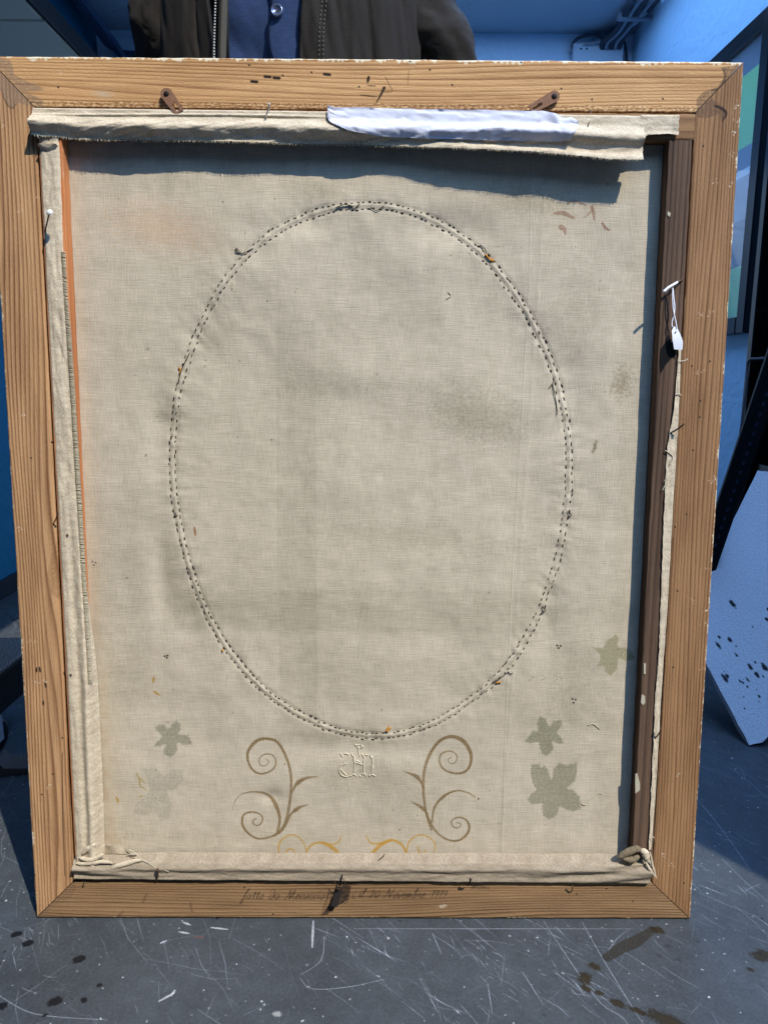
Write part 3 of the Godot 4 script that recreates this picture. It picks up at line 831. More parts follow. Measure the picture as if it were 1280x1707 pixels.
func canvas_paint() -> Array:
	var w := 1288
	var h := 1630
	var p := paint(w, h, 0, 1400.0)
	p.ox = -0.46
	p.oy = 1.234
	var th := noise_bytes(w, h, 0.42, 61, 3, 24, 1)
	var tv := noise_bytes(w, h, 0.42, 62, 3, 1, 16)
	var lowf := noise_bytes(w, h, 0.05, 63, 3, 40, 3)
	var lowv := noise_bytes(w, h, 0.05, 68, 3, 3, 40)
	var mid := noise_bytes(w, h, 0.05, 64, 4, 2, 2)
	var grit := noise_bytes(w, h, 0.55, 65, 3)
	p.b.resize(w * h * 3)
	var hb := PackedByteArray()
	hb.resize(w * h)
	var i := 0
	for y in h:
		var py := 1.234 - y / 1400.0
		var bandy := 0.17 * smoothstep(0.545, 0.535, py) * smoothstep(0.470, 0.480, py)
		for x in w:
			var px := x / 1400.0 - 0.46
			var tx := (th[i] + tv[i]) / 510.0
			var t := 0.5 + 0.65 * (tx - 0.5) + 0.30 * ((lowf[i] + lowv[i]) / 510.0 - 0.5) + 0.16 * (mid[i] / 255.0 - 0.5) + 0.50 * (grit[i] / 255.0 - 0.5)
			t -= bandy * (1.0 if absf(px) < 0.3 else 0.3)
			if px > -0.135 and px < -0.075: t -= 0.10 if py < 0.95 and py > 0.3 else 0.0
			var brown := clampf((-0.385 - px) / 0.035, 0.0, 1.0) * clampf((0.85 - py) / 0.5, 0.0, 1.0)
			if brown > 0.0: brown *= brown * clampf(0.35 + (mid[i] - 90) / 180.0 + (grit[i] - 128) / 160.0, 0.0, 1.0)
			t = clampf(t, 0.0, 1.0)
			p.b[i * 3] = int(lerpf(lerpf(154.0, 220.0, t), 146.0, brown * 0.55))
			p.b[i * 3 + 1] = int(lerpf(lerpf(144.0, 204.0, t), 116.0, brown * 0.55))
			p.b[i * 3 + 2] = int(lerpf(lerpf(122.0, 180.0, t), 82.0, brown * 0.55))
			hb[i] = int(clampf(255.0 * (0.5 + 0.7 * (tx - 0.5) + 0.5 * (grit[i] / 255.0 - 0.5)), 0, 255))
			i += 1
	# warm stain at the upper left, grey ones elsewhere
	p.blob(PackedVector2Array([Vector2(-0.2973, 1.0793)])[0], 0.11, 0.05, 0.2, Color(0.74, 0.58, 0.44), 0.42, 1.0, 0.5)
	p.blob(PackedVector2Array([Vector2(0.1638, 0.8126)])[0], 0.09, 0.05, 0.3, Color(0.52, 0.48, 0.39), 0.45, 1.0, 0.5)
	p.blob(PackedVector2Array([Vector2(-0.0441, 0.8561)])[0], 0.10, 0.03, 0.1, Color(0.54, 0.51, 0.43), 0.35, 1.0, 0.5)
	for st in [[PackedVector2Array([Vector2(0.236, 1.1247)])[0], 0.07, 0.03, 0.30], [PackedVector2Array([Vector2(0.3121, 0.9635)])[0], 0.04, 0.08, 0.22], [PackedVector2Array([Vector2(0.0846, 0.6197)])[0], 0.20, 0.03, 0.20], [PackedVector2Array([Vector2(-0.2222, 0.9255)])[0], 0.03, 0.06, 0.20], [PackedVector2Array([Vector2(0.0119, 0.2286)])[0], 0.12, 0.04, 0.25], [PackedVector2Array([Vector2(0.3345, 0.3802)])[0], 0.06, 0.10, 0.22], [PackedVector2Array([Vector2(-0.3664, 0.4072)])[0], 0.05, 0.08, 0.2], [PackedVector2Array([Vector2(-0.0607, 1.1311)])[0], 0.06, 0.02, 0.3]]: p.blob(st[0], st[1], st[2], 0.1, Color(0.50, 0.46, 0.37), st[3], 1.0, 0.5)
	p.blob(PackedVector2Array([Vector2(-0.3965, 0.5894)])[0], 0.04, 0.10, 0.0, Color(0.58, 0.55, 0.47), 0.22, 1.0, 0.5)
	p.blob(PackedVector2Array([Vector2(0.3838, 0.8585)])[0], 0.02, 0.03, 0.0, Color(0.42, 0.36, 0.27), 0.45, 1.0, 0.6)
	p.blob(PackedVector2Array([Vector2(0.3471, 0.764)])[0], 0.004, 0.013, 0.3, Color(0.34, 0.30, 0.22), 0.6, 0.8, 0.5)
	for k in 420:
		var q := Vector2(rng.randf_range(-0.43, 0.43), rng.randf_range(0.12, 1.2))
		var r := absf(rng.randfn(0, 0.0009)) + 0.0004
		p.blob(q, r, r * rng.randf_range(0.5, 1.5), rng.randf_range(0, 3), Color(0.38, 0.34, 0.27), rng.randf_range(0.15, 0.6), 0.7)
	for k in 60:
		var q := Vector2(rng.randf_range(-0.43, 0.43), rng.randf_range(0.12, 1.2))
		var d := Vector2(rng.randfn(0, 0.010), rng.randfn(0, 0.010))
		p.stroke(PackedVector2Array([q, q + d * 0.5 + Vector2(0.001, -0.001), q + d]), 0.0005, 0.0007, 0.0004, Color(0.50, 0.46, 0.38) if k % 2 else Color(0.86, 0.83, 0.76), 0.4, 0.5)
	p.stroke(smooth(PackedVector2Array([Vector2(0.2227, 0.0999), Vector2(0.2226, 0.3301), Vector2(0.2259, 0.5257), Vector2(0.2348, 0.804), Vector2(0.2398, 0.9976), Vector2(0.2386, 1.1811)]), 12), 0.0009, 0.0009, 0.0009, Color(0.52, 0.48, 0.39), 0.55, 0.5)  # shaded side of the crease, painted as a dark line
	p.stroke(smooth(PackedVector2Array([Vector2(0.2247, 0.0999), Vector2(0.2245, 0.3302), Vector2(0.2278, 0.5257), Vector2(0.2366, 0.8041), Vector2(0.2416, 0.9976), Vector2(0.2404, 1.1811)]), 12), 0.0008, 0.0008, 0.0008, Color(0.90, 0.87, 0.78), 0.5, 0.6)  # lit edge of the crease, painted as a pale line beside it
	p.stroke(PackedVector2Array([Vector2(-0.1273, 1.0296), Vector2(-0.1366, 0.5146)]), 0.0012, 0.0012, 0.0012, Color(0.62, 0.58, 0.49), 0.3, 0.7)
	# bled-through brown paint, upper right
	var br := Color(0.42, 0.25, 0.17)
	p.stroke(smooth(PackedVector2Array([Vector2(0.2752, 1.1046), Vector2(0.2875, 1.1052), Vector2(0.2988, 1.1005), Vector2(0.305, 1.0982)]), 5), 0.003, 0.0065, 0.003, br, 0.6, 0.8)
	p.stroke(smooth(PackedVector2Array([Vector2(0.2931, 1.1189), Vector2(0.3041, 1.1213), Vector2(0.3141, 1.1183), Vector2(0.3216, 1.116)]), 5), 0.002, 0.004, 0.002, br, 0.5, 0.9)
	p.stroke(smooth(PackedVector2Array([Vector2(0.3295, 1.1137), Vector2(0.3318, 1.1066), Vector2(0.3335, 1.0948)]), 5), 0.005, 0.004, 0.0015, br, 0.6, 0.7)
	p.stroke(smooth(PackedVector2Array([Vector2(0.3304, 1.1113), Vector2(0.3246, 1.103), Vector2(0.3173, 1.0983)]), 5), 0.002, 0.003, 0.001, br, 0.4, 0.7)
	p.stroke(smooth(PackedVector2Array([Vector2(0.2857, 1.085), Vector2(0.2903, 1.0827), Vector2(0.2923, 1.0744)]), 5), 0.008, 0.006, 0.0015, br, 0.6, 0.8)
	p.stroke(smooth(PackedVector2Array([Vector2(0.3453, 1.0911), Vector2(0.3506, 1.0842), Vector2(0.3575, 1.0807)]), 5), 0.003, 0.004, 0.002, br, 0.65, 0.6)
	p.stroke(PackedVector2Array([Vector2(-0.262, 0.6387), Vector2(-0.2605, 0.6256)]), 0.002, 0.004, 0.002, Color(0.50, 0.30, 0.16), 0.8, 0.4)
	# leaves
	var olive := Color(0.46, 0.45, 0.36)
	p.fill(toothed(PackedVector2Array([Vector2(0.2775, 0.3385), Vector2(0.2871, 0.3333), Vector2(0.2925, 0.3217), Vector2(0.294, 0.3191), Vector2(0.2993, 0.3291), Vector2(0.313, 0.3312), Vector2(0.3141, 0.3217), Vector2(0.3061, 0.309), Vector2(0.3155, 0.2995), Vector2(0.3175, 0.2911), Vector2(0.3088, 0.29), Vector2(0.2989, 0.2952), Vector2(0.302, 0.2825), Vector2(0.2982, 0.275), Vector2(0.2913, 0.2686), Vector2(0.284, 0.2729), Vector2(0.2791, 0.2824), Vector2(0.2773, 0.293), Vector2(0.2642, 0.2909), Vector2(0.2536, 0.294), Vector2(0.2618, 0.3036), Vector2(0.2671, 0.3136), Vector2(0.2753, 0.3121), Vector2(0.2733, 0.3237)])), olive, 0.72, 0.35)
	p.fill(toothed(PackedVector2Array([Vector2(0.2663, 0.2557), Vector2(0.2805, 0.2568), Vector2(0.2838, 0.2493), Vector2(0.2866, 0.2558), Vector2(0.294, 0.2483), Vector2(0.3007, 0.229), Vector2(0.3021, 0.2472), Vector2(0.3119, 0.2591), Vector2(0.3181, 0.2559), Vector2(0.3283, 0.2548), Vector2(0.3312, 0.2591), Vector2(0.3344, 0.2548), Vector2(0.3402, 0.2624), Vector2(0.3413, 0.2452), Vector2(0.3395, 0.228), Vector2(0.3258, 0.214), Vector2(0.336, 0.2129), Vector2(0.3466, 0.2021), Vector2(0.3496, 0.1793), Vector2(0.3374, 0.1749), Vector2(0.3271, 0.1782), Vector2(0.3146, 0.1836), Vector2(0.3129, 0.1716), Vector2(0.307, 0.1651), Vector2(0.299, 0.1607), Vector2(0.2885, 0.1672), Vector2(0.2859, 0.1846), Vector2(0.2878, 0.1889), Vector2(0.2694, 0.1867), Vector2(0.2614, 0.1954), Vector2(0.2668, 0.2051), Vector2(0.2768, 0.2127), Vector2(0.2693, 0.2235), Vector2(0.2657, 0.2407)])), olive, 0.66, 0.35)
	p.fill(toothed(PackedVector2Array([Vector2(0.3528, 0.453), Vector2(0.3649, 0.45), Vector2(0.3748, 0.451), Vector2(0.3764, 0.4613), Vector2(0.3899, 0.4695), Vector2(0.3927, 0.4736), Vector2(0.398, 0.4655), Vector2(0.3967, 0.4511), Vector2(0.4067, 0.4512), Vector2(0.4189, 0.445), Vector2(0.4265, 0.4317), Vector2(0.4118, 0.4265), Vector2(0.3995, 0.4326), Vector2(0.3974, 0.414), Vector2(0.3879, 0.4026), Vector2(0.3786, 0.4098), Vector2(0.3761, 0.4201), Vector2(0.3623, 0.417), Vector2(0.3697, 0.4304), Vector2(0.3673, 0.4407)])), Color(0.50, 0.48, 0.34), 0.62, 0.4)
	p.fill(toothed(PackedVector2Array([Vector2(-0.3001, 0.3277), Vector2(-0.2933, 0.3218), Vector2(-0.2921, 0.3134), Vector2(-0.2968, 0.3039), Vector2(-0.2827, 0.3029), Vector2(-0.277, 0.2923), Vector2(-0.2752, 0.286), Vector2(-0.2893, 0.2849), Vector2(-0.2992, 0.2901), Vector2(-0.2986, 0.2774), Vector2(-0.3039, 0.2699), Vector2(-0.3111, 0.2635), Vector2(-0.32, 0.2699), Vector2(-0.3222, 0.2773), Vector2(-0.3164, 0.2879), Vector2(-0.3256, 0.2837), Vector2(-0.3388, 0.2826), Vector2(-0.3314, 0.2921), Vector2(-0.3231, 0.3006), Vector2(-0.3318, 0.309), Vector2(-0.3336, 0.3164), Vector2(-0.3264, 0.3207), Vector2(-0.3184, 0.3203), Vector2(-0.3126, 0.3123), Vector2(-0.3084, 0.3197)])), Color(0.45, 0.44, 0.36), 0.62, 0.4)
	p.fill(toothed(PackedVector2Array([Vector2(-0.3571, 0.2495), Vector2(-0.3349, 0.2474), Vector2(-0.3212, 0.2325), Vector2(-0.3107, 0.2454), Vector2(-0.2905, 0.2444), Vector2(-0.291, 0.2261), Vector2(-0.3016, 0.2111), Vector2(-0.3179, 0.2088), Vector2(-0.3086, 0.1829), Vector2(-0.3174, 0.1612), Vector2(-0.3298, 0.1568), Vector2(-0.3375, 0.1698), Vector2(-0.356, 0.1676), Vector2(-0.3743, 0.1697), Vector2(-0.3653, 0.1914), Vector2(-0.3464, 0.2088), Vector2(-0.3497, 0.2303)])), Color(0.48, 0.47, 0.40), 0.30, 0.8)
	for q in PackedVector2Array([Vector2(0.3011, 0.4532), Vector2(0.3064, 0.4528), Vector2(0.3034, 0.4491), Vector2(0.3286, 0.3655), Vector2(0.3337, 0.3645), Vector2(0.3307, 0.3592)]): p.blob(q, 0.0019, 0.0019, 0.0, Color(0.14, 0.13, 0.11), 0.9, 0.4)
	for q in PackedVector2Array([Vector2(-0.3148, 0.4324), Vector2(-0.3104, 0.4336), Vector2(-0.3115, 0.4299)]): p.blob(q, 0.0019, 0.0019, 0.0, Color(0.16, 0.13, 0.10), 0.9, 0.4)
	for q in PackedVector2Array([Vector2(-0.4205, 0.5839), Vector2(-0.4161, 0.5825), Vector2(-0.4186, 0.5783)]): p.blob(q, 0.0018, 0.0018, 0.0, Color(0.35, 0.33, 0.28), 0.8, 0.4)
	var ochre := Color(0.64, 0.44, 0.10)
	for q: PackedVector2Array in [PackedVector2Array([Vector2(-0.3328, 0.3989), Vector2(-0.3336, 0.3937), Vector2(-0.3341, 0.3885)]), PackedVector2Array([Vector2(-0.3336, 0.375), Vector2(-0.3297, 0.3719), Vector2(-0.3244, 0.3686)]), PackedVector2Array([Vector2(-0.4, 0.1983), Vector2(-0.3977, 0.1946), Vector2(-0.397, 0.1875)])]: p.stroke(q, 0.002, 0.0035, 0.0015, ochre, 0.8, 0.4)
	for q: PackedVector2Array in [PackedVector2Array([Vector2(-0.3652, 0.2392), Vector2(-0.3609, 0.2281), Vector2(-0.3602, 0.2184), Vector2(-0.3484, 0.2092)]), PackedVector2Array([Vector2(-0.3598, 0.2313), Vector2(-0.352, 0.2212)]), PackedVector2Array([Vector2(-0.363, 0.1975), Vector2(-0.3558, 0.2023)])]: p.stroke(smooth(q, 4), 0.002, 0.0025, 0.001, Color(0.58, 0.48, 0.20), 0.7, 0.6)
	for q: PackedVector2Array in [PackedVector2Array([Vector2(0.2608, 0.4042), Vector2(0.2699, 0.4011)]), PackedVector2Array([Vector2(0.2777, 0.4063), Vector2(0.2838, 0.4028)]), PackedVector2Array([Vector2(0.2967, 0.4054), Vector2(0.3048, 0.4023)]), PackedVector2Array([Vector2(0.3068, 0.4033), Vector2(0.3121, 0.3961)]), PackedVector2Array([Vector2(0.257, 0.3969), Vector2(0.2668, 0.4021)]), PackedVector2Array([Vector2(0.277, 0.397), Vector2(0.2888, 0.4022)]), PackedVector2Array([Vector2(0.2951, 0.3939), Vector2(0.3049, 0.4002)])]: p.stroke(q, 0.0012, 0.0015, 0.0005, Color(0.45, 0.43, 0.36), 0.55, 0.6)
	# scrolls
	var sc := Color(0.37, 0.33, 0.29)
	var sc2 := Color(0.56, 0.42, 0.18)
	var scrolls := [
		[PackedVector2Array([Vector2(-0.1461, 0.1336), Vector2(-0.1336, 0.1451), Vector2(-0.1257, 0.1647), Vector2(-0.1196, 0.2001), Vector2(-0.1183, 0.2352), Vector2(-0.1246, 0.2631), Vector2(-0.139, 0.2907), Vector2(-0.1554, 0.2976), Vector2(-0.1719, 0.2941), Vector2(-0.1853, 0.2785), Vector2(-0.1872, 0.2629), Vector2(-0.1809, 0.2472), Vector2(-0.1695, 0.2392), Vector2(-0.1562, 0.241), Vector2(-0.1455, 0.2484), Vector2(-0.1421, 0.2595), Vector2(-0.1476, 0.2699), Vector2(-0.1591, 0.2716), Vector2(-0.1681, 0.2647), Vector2(-0.1676, 0.2542), Vector2(-0.1593, 0.2525), Vector2(-0.1536, 0.2588), Vector2(-0.1585, 0.2643)]), 0.0035, 0.0032, 0.0015],
		[PackedVector2Array([Vector2(-0.1206, 0.1682), Vector2(-0.1326, 0.1433), Vector2(-0.1478, 0.1326), Vector2(-0.1713, 0.1271), Vector2(-0.1878, 0.136), Vector2(-0.1976, 0.152), Vector2(-0.1956, 0.168), Vector2(-0.1838, 0.1734), Vector2(-0.1706, 0.1709), Vector2(-0.165, 0.1628), Vector2(-0.1692, 0.1521), Vector2(-0.1776, 0.1514), Vector2(-0.1808, 0.1581), Vector2(-0.1747, 0.1628)]), 0.0030, 0.0024, 0.0022],
		[PackedVector2Array([Vector2(-0.141, 0.139), Vector2(-0.1373, 0.1646), Vector2(-0.1453, 0.1894), Vector2(-0.1601, 0.2042), Vector2(-0.1799, 0.208), Vector2(-0.1979, 0.2041)]), 0.0035, 0.0040, 0.0015],
		[PackedVector2Array([Vector2(-0.1979, 0.2041), Vector2(-0.2084, 0.1928), Vector2(-0.2138, 0.1733)]), 0.0010, 0.0008, 0.0004],
		[PackedVector2Array([Vector2(-0.1176, 0.2071), Vector2(-0.1084, 0.2229), Vector2(-0.0935, 0.2318), Vector2(-0.0736, 0.235)]), 0.0022, 0.0046, 0.0010],
		[PackedVector2Array([Vector2(-0.1206, 0.1689), Vector2(-0.1072, 0.1807), Vector2(-0.0912, 0.1871)]), 0.0022, 0.0042, 0.0010],
		[PackedVector2Array([Vector2(0.1082, 0.1439), Vector2(0.0995, 0.1724), Vector2(0.0951, 0.2007), Vector2(0.0938, 0.2288), Vector2(0.0968, 0.2533), Vector2(0.1064, 0.2777), Vector2(0.121, 0.2968), Vector2(0.139, 0.303), Vector2(0.1572, 0.2952), Vector2(0.1692, 0.2744), Vector2(0.168, 0.2535), Vector2(0.1582, 0.243), Vector2(0.1433, 0.2412), Vector2(0.1267, 0.2482), Vector2(0.1192, 0.2621), Vector2(0.123, 0.2743), Vector2(0.1361, 0.2785), Vector2(0.1461, 0.2726), Vector2(0.1463, 0.2622), Vector2(0.1381, 0.2576), Vector2(0.133, 0.2639), Vector2(0.1386, 0.2687)]), 0.0030, 0.0040, 0.0014],
		[PackedVector2Array([Vector2(0.0995, 0.1724), Vector2(0.1132, 0.1439), Vector2(0.1302, 0.1286), Vector2(0.1487, 0.1244), Vector2(0.1637, 0.1334), Vector2(0.1694, 0.1477), Vector2(0.1648, 0.1601), Vector2(0.153, 0.1654), Vector2(0.1414, 0.1601), Vector2(0.1416, 0.1512), Vector2(0.15, 0.1469), Vector2(0.1559, 0.153), Vector2(0.1492, 0.1565)]), 0.0028, 0.0026, 0.0018],
		[PackedVector2Array([Vector2(0.109, 0.1582), Vector2(0.1127, 0.1831), Vector2(0.129, 0.2032), Vector2(0.1488, 0.2114), Vector2(0.1655, 0.2079), Vector2(0.178, 0.1999)]), 0.0028, 0.0030, 0.0016],
		[PackedVector2Array([Vector2(0.0942, 0.2183), Vector2(0.0854, 0.234), Vector2(0.0738, 0.241), Vector2(0.0605, 0.2455)]), 0.0020, 0.0042, 0.0010],
		[PackedVector2Array([Vector2(0.1015, 0.1717), Vector2(0.091, 0.183), Vector2(0.0742, 0.1936)]), 0.0020, 0.0040, 0.0010]]
	for q in scrolls:
		p.stroke(smooth(q[0], 8), q[1] * 1.25, q[2] * 1.35, q[3], sc, 0.85, 0.55, sc2)
		var inner: PackedVector2Array = smooth(q[0], 8)
		var cut := inner.slice(inner.size() / 5, inner.size() * 3 / 5)
		if cut.size() > 3: p.stroke(cut, 0.001, q[2] * 1.9, 0.001, Color(0.36, 0.31, 0.27), 0.6, 0.7, sc2)
	p.blob(PackedVector2Array([Vector2(0.1831, 0.1974)])[0], 0.0016, 0.0016, 0, Color(0.22, 0.19, 0.16), 0.9, 0.4)
	p.blob(PackedVector2Array([Vector2(0.0563, 0.1438)])[0], 0.0014, 0.0014, 0, Color(0.22, 0.19, 0.16), 0.9, 0.4)
	var gold := Color(0.72, 0.53, 0.20)
	for q in [
		[PackedVector2Array([Vector2(-0.1389, 0.0967), Vector2(-0.1396, 0.1147), Vector2(-0.1328, 0.1272), Vector2(-0.1193, 0.1341), Vector2(-0.106, 0.1291), Vector2(-0.0967, 0.1148), Vector2(-0.0935, 0.0968)]), 0.0028, 0.0022, 0.0012],
		[PackedVector2Array([Vector2(-0.1271, 0.0967), Vector2(-0.1263, 0.1068), Vector2(-0.1179, 0.1093), Vector2(-0.1139, 0.104), Vector2(-0.116, 0.0967)]), 0.0028, 0.0025, 0.002],
		[PackedVector2Array([Vector2(-0.0945, 0.0968), Vector2(-0.0938, 0.1076), Vector2(-0.0843, 0.1177), Vector2(-0.0709, 0.1213), Vector2(-0.0541, 0.1178), Vector2(-0.0424, 0.1221), Vector2(-0.038, 0.1335)]), 0.0025, 0.0038, 0.0012],
		[PackedVector2Array([Vector2(-0.0692, 0.1206), Vector2(-0.0542, 0.1131), Vector2(-0.0458, 0.1059), Vector2(-0.0381, 0.0951)]), 0.0030, 0.0065, 0.0050],
		[PackedVector2Array([Vector2(0.0021, 0.1337), Vector2(0.0102, 0.1204), Vector2(0.0246, 0.1194), Vector2(0.0431, 0.1259), Vector2(0.0582, 0.1195), Vector2(0.066, 0.108), Vector2(0.0675, 0.0954)]), 0.0014, 0.0045, 0.0030],
		[PackedVector2Array([Vector2(0.0079, 0.0952), Vector2(0.0163, 0.1072), Vector2(0.028, 0.118), Vector2(0.0431, 0.1252)]), 0.0050, 0.0060, 0.0030],
		[PackedVector2Array([Vector2(0.0674, 0.1008), Vector2(0.0732, 0.1242), Vector2(0.0899, 0.1346), Vector2(0.1067, 0.1286), Vector2(0.115, 0.1153), Vector2(0.1099, 0.0955)]), 0.0022, 0.0024, 0.0014],
		[PackedVector2Array([Vector2(0.0861, 0.1152), Vector2(0.0886, 0.1052), Vector2(0.0953, 0.1023), Vector2(0.1003, 0.1099)]), 0.0015, 0.0030, 0.0015]]: p.stroke(smooth(q[0], 8), q[1], q[2], q[3], gold, 0.85, 0.4)
	return [p, hb]

# a dash of thread lying on the cloth
func dash(st: SurfaceTool, a: Vector3, b: Vector3, r: float, lift: float) -> void:
	var m := (a + b) / 2.0 + Vector3(0, 0, lift)
	add_tube(st, PackedVector3Array([a, a.lerp(m, 0.6), m.lerp(b, 0.4), b]), r, r * 0.9, 4)

func on_canvas(q: Vector2, lift := 0.0005) -> Vector3:
	return Vector3(q.x, q.y, CZ + canvas_z(q.x, q.y) + lift)

func threads(parent: Node3D, n: String, list: Array, m: Material, r := 0.0006) -> void:
	for t in list:
		part(parent, n, tube(smooth3(t, 4), r, r * 0.8, 5), m)

func bar_wood(sd: int, light: Color, dark: Color, w := 700, h := 48) -> StandardMaterial3D:
	var a := wood(w, h, sd, 5.0, light, dark, 9, 1.0, 3.0, 0.5)
	return smat(Color(1, 1, 1), 0.85, a[0].texture(), l8(w, h, a[1]), 0.08)

# a stretcher bar: length along x (or y), with rounded long edges
func bar(a: Vector2, b: Vector2) -> ArrayMesh:
	var horiz := absf(b.x - a.x) > absf(b.y - a.y)
	var z1 := 0.006
	var z0 := CZ + 0.001
	var sec := [[0.0, z0], [0.0, z1 - 0.002], [0.0025, z1], [0.25, z1], [0.5, z1], [0.75, z1], [0.9975, z1], [1.0, z1 - 0.002], [1.0, z0], [0.0, z0]]
	return grid(60, sec.size() - 1, func(u: float, v: float):
		var q: Array = sec[int(round(v * (sec.size() - 1)))]
		var c: float = q[0]
		var j := wn.get_noise_2d(u * 40.0 + a.x * 50.0, c * 3.0 + a.y * 50.0) * 0.0008
		if horiz: return Vector3(lerpf(a.x, b.x, u), lerpf(a.y, b.y, c) + (j if c < 0.01 or c > 0.99 else 0.0), q[1] + j * 0.5)
		return Vector3(lerpf(b.x, a.x, c) + (j if c < 0.01 or c > 0.99 else 0.0), lerpf(a.y, b.y, u), q[1] + j * 0.5), func(_q: Vector3, u: float, v: float): return Vector2(u, v * 1.3))

func build_stretcher() -> void:
	var root := thing("stretched_canvas", "back of old linen canvas with stitched oval seam, set inside the pine frame", "canvas", "", lean)
	var cp := canvas_paint()
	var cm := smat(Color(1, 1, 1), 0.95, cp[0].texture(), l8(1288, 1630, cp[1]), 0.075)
	cm.metallic_specular = 0.2
	cm.texture_repeat = false
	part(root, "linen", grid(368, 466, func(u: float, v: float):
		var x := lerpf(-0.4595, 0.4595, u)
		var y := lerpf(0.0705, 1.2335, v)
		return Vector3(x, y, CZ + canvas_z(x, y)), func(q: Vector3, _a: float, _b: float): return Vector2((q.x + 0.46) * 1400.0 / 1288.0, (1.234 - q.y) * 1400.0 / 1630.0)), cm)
	# bars: the right one is bare, dark and flaked
	part(root, "stretcher_bar", bar(Vector2(-0.4595, 0.1105), Vector2(-0.428, 1.1985)), bar_wood(71, Color(0.80, 0.52, 0.32), Color(0.60, 0.34, 0.18))).set_meta("label", "orange pine left stretcher bar under the folded linen")
	part(root, "stretcher_bar", bar(Vector2(0.4285, 0.1105), Vector2(0.4605, 1.1975)), bar_wood(72, Color(0.42, 0.33, 0.26), Color(0.16, 0.115, 0.085))).set_meta("label", "bare dark brown right stretcher bar")
	part(root, "stretcher_bar", bar(Vector2(-0.4595, 1.1985), Vector2(0.4635, 1.2325)), bar_wood(73, Color(0.58, 0.44, 0.30), Color(0.30, 0.20, 0.12)))
	part(root, "stretcher_bar", bar(Vector2(-0.4595, 0.0725), Vector2(0.4585, 0.1010)), bar_wood(74, Color(0.58, 0.44, 0.30), Color(0.30, 0.20, 0.12)))
	# flakes of old ground on the bare bar
	var flake := smat(Color(0.70, 0.67, 0.58), 0.9)
	for f: PackedVector2Array in [PackedVector2Array([Vector2(0.4301, 0.4326), Vector2(0.4334, 0.4323), Vector2(0.4339, 0.4154), Vector2(0.4311, 0.4154)]), PackedVector2Array([Vector2(0.4296, 0.3828), Vector2(0.4347, 0.3798), Vector2(0.4356, 0.3695), Vector2(0.4324, 0.3654), Vector2(0.4287, 0.3695)]), PackedVector2Array([Vector2(0.4261, 0.2522), Vector2(0.429, 0.2532), Vector2(0.4339, 0.2364), Vector2(0.4344, 0.2258), Vector2(0.4277, 0.2195), Vector2(0.4265, 0.2364)]), PackedVector2Array([Vector2(0.4319, 1.1013), Vector2(0.4356, 1.098), Vector2(0.4341, 1.0931), Vector2(0.4305, 1.0964)]), PackedVector2Array([Vector2(0.4486, 0.9226), Vector2(0.4563, 0.927), Vector2(0.4549, 0.921), Vector2(0.4445, 0.9183)])]:
		part(root, "paint_flake", prism(f, 0.0063, 0.0071), flake)
	var hollow := smat(Color(0.03, 0.028, 0.026), 0.9)
	part(root, "painted_hollow", prism(PackedVector2Array([Vector2(0.4314, 0.908), Vector2(0.4377, 0.918), Vector2(0.4454, 0.9225), Vector2(0.455, 0.9115), Vector2(0.4567, 0.9026), Vector2(0.447, 0.8937), Vector2(0.4395, 0.8847), Vector2(0.4333, 0.8724), Vector2(0.4307, 0.8913)]), 0.0062, 0.0067), hollow)  # dark inside of a broken hollow, drawn as a flat black patch

	# turned-over linen -------------------------------------------------
	var uvc := func(q: Vector3, _a: float, _b: float) -> Vector2: return Vector2(q.x * 6.0, q.y * 6.0)
	# left: over the whole bar, its selvedge running towards the picture lower down
	var inner := flip(PackedVector2Array([Vector2(-0.4300, 1.21), Vector2(-0.4275, 1.1823), Vector2(-0.4292, 1.05), Vector2(-0.4288, 0.977), Vector2(-0.4262, 0.85), Vector2(-0.4242, 0.719), Vector2(-0.4226, 0.58), Vector2(-0.4196, 0.45), Vector2(-0.4186, 0.30), Vector2(-0.4190, 0.20), Vector2(-0.4205, 0.115)]))
	var left_z := func(t: float, y: float) -> float:
		var z := 0.0075 + 0.0016 * sin(t * PI) + 0.0016 * wn.get_noise_2d(t * 1.6, y * 7.0) + 0.0008 * wn.get_noise_2d(t * 4.0, y * 30.0)
		# vertical folds lower down
		z += 0.0035 * smoothstep(0.75, 0.35, y) * exp(-pow((t - 0.78 + 0.06 * sin(y * 8.0)) / 0.13, 2.0))
		z -= 0.0022 * smoothstep(0.8, 0.5, y) * exp(-pow((t - 0.5) / 0.12, 2.0))
		for k: float in [1.03, 0.945, 0.90, 0.725, 0.50]: z -= 0.002 * exp(-pow((t - 0.55) / 0.10, 2.0) - pow((y - k) / 0.012, 2.0))
		return z
	part(root, "folded_linen", grid(26, 300, func(u: float, v: float):
		var y := lerpf(0.095, 1.205, v)
		var xi := along(inner, y) + 0.0006 * wn.get_noise_1d(y * 120.0)
		if u < 0.12:
			var e := u / 0.12
			return Vector3(-0.4602 - 0.0006 * wn.get_noise_1d(y * 20.0), y, lerpf(CZ, 0.005, e))
		var t := (u - 0.12) / 0.88
		var z: float = left_z.call(t, y)
		if t < 0.12: z = lerpf(0.005, z, smoothstep(0.0, 0.12, t))
		if t > 0.86: z = lerpf(maxf(z, 0.0068), lerpf(-0.0155, 0.0035, smoothstep(0.38, 0.56, y)), smoothstep(0.82, 1.0, t))
		else: z = maxf(z, 0.0066) if t > 0.1 else z
		return Vector3(lerpf(-0.4600, xi, t), y, z), uvc), M.cloth)
	# fringe of the selvedge: one mass of short threads
	var st := begin(false)
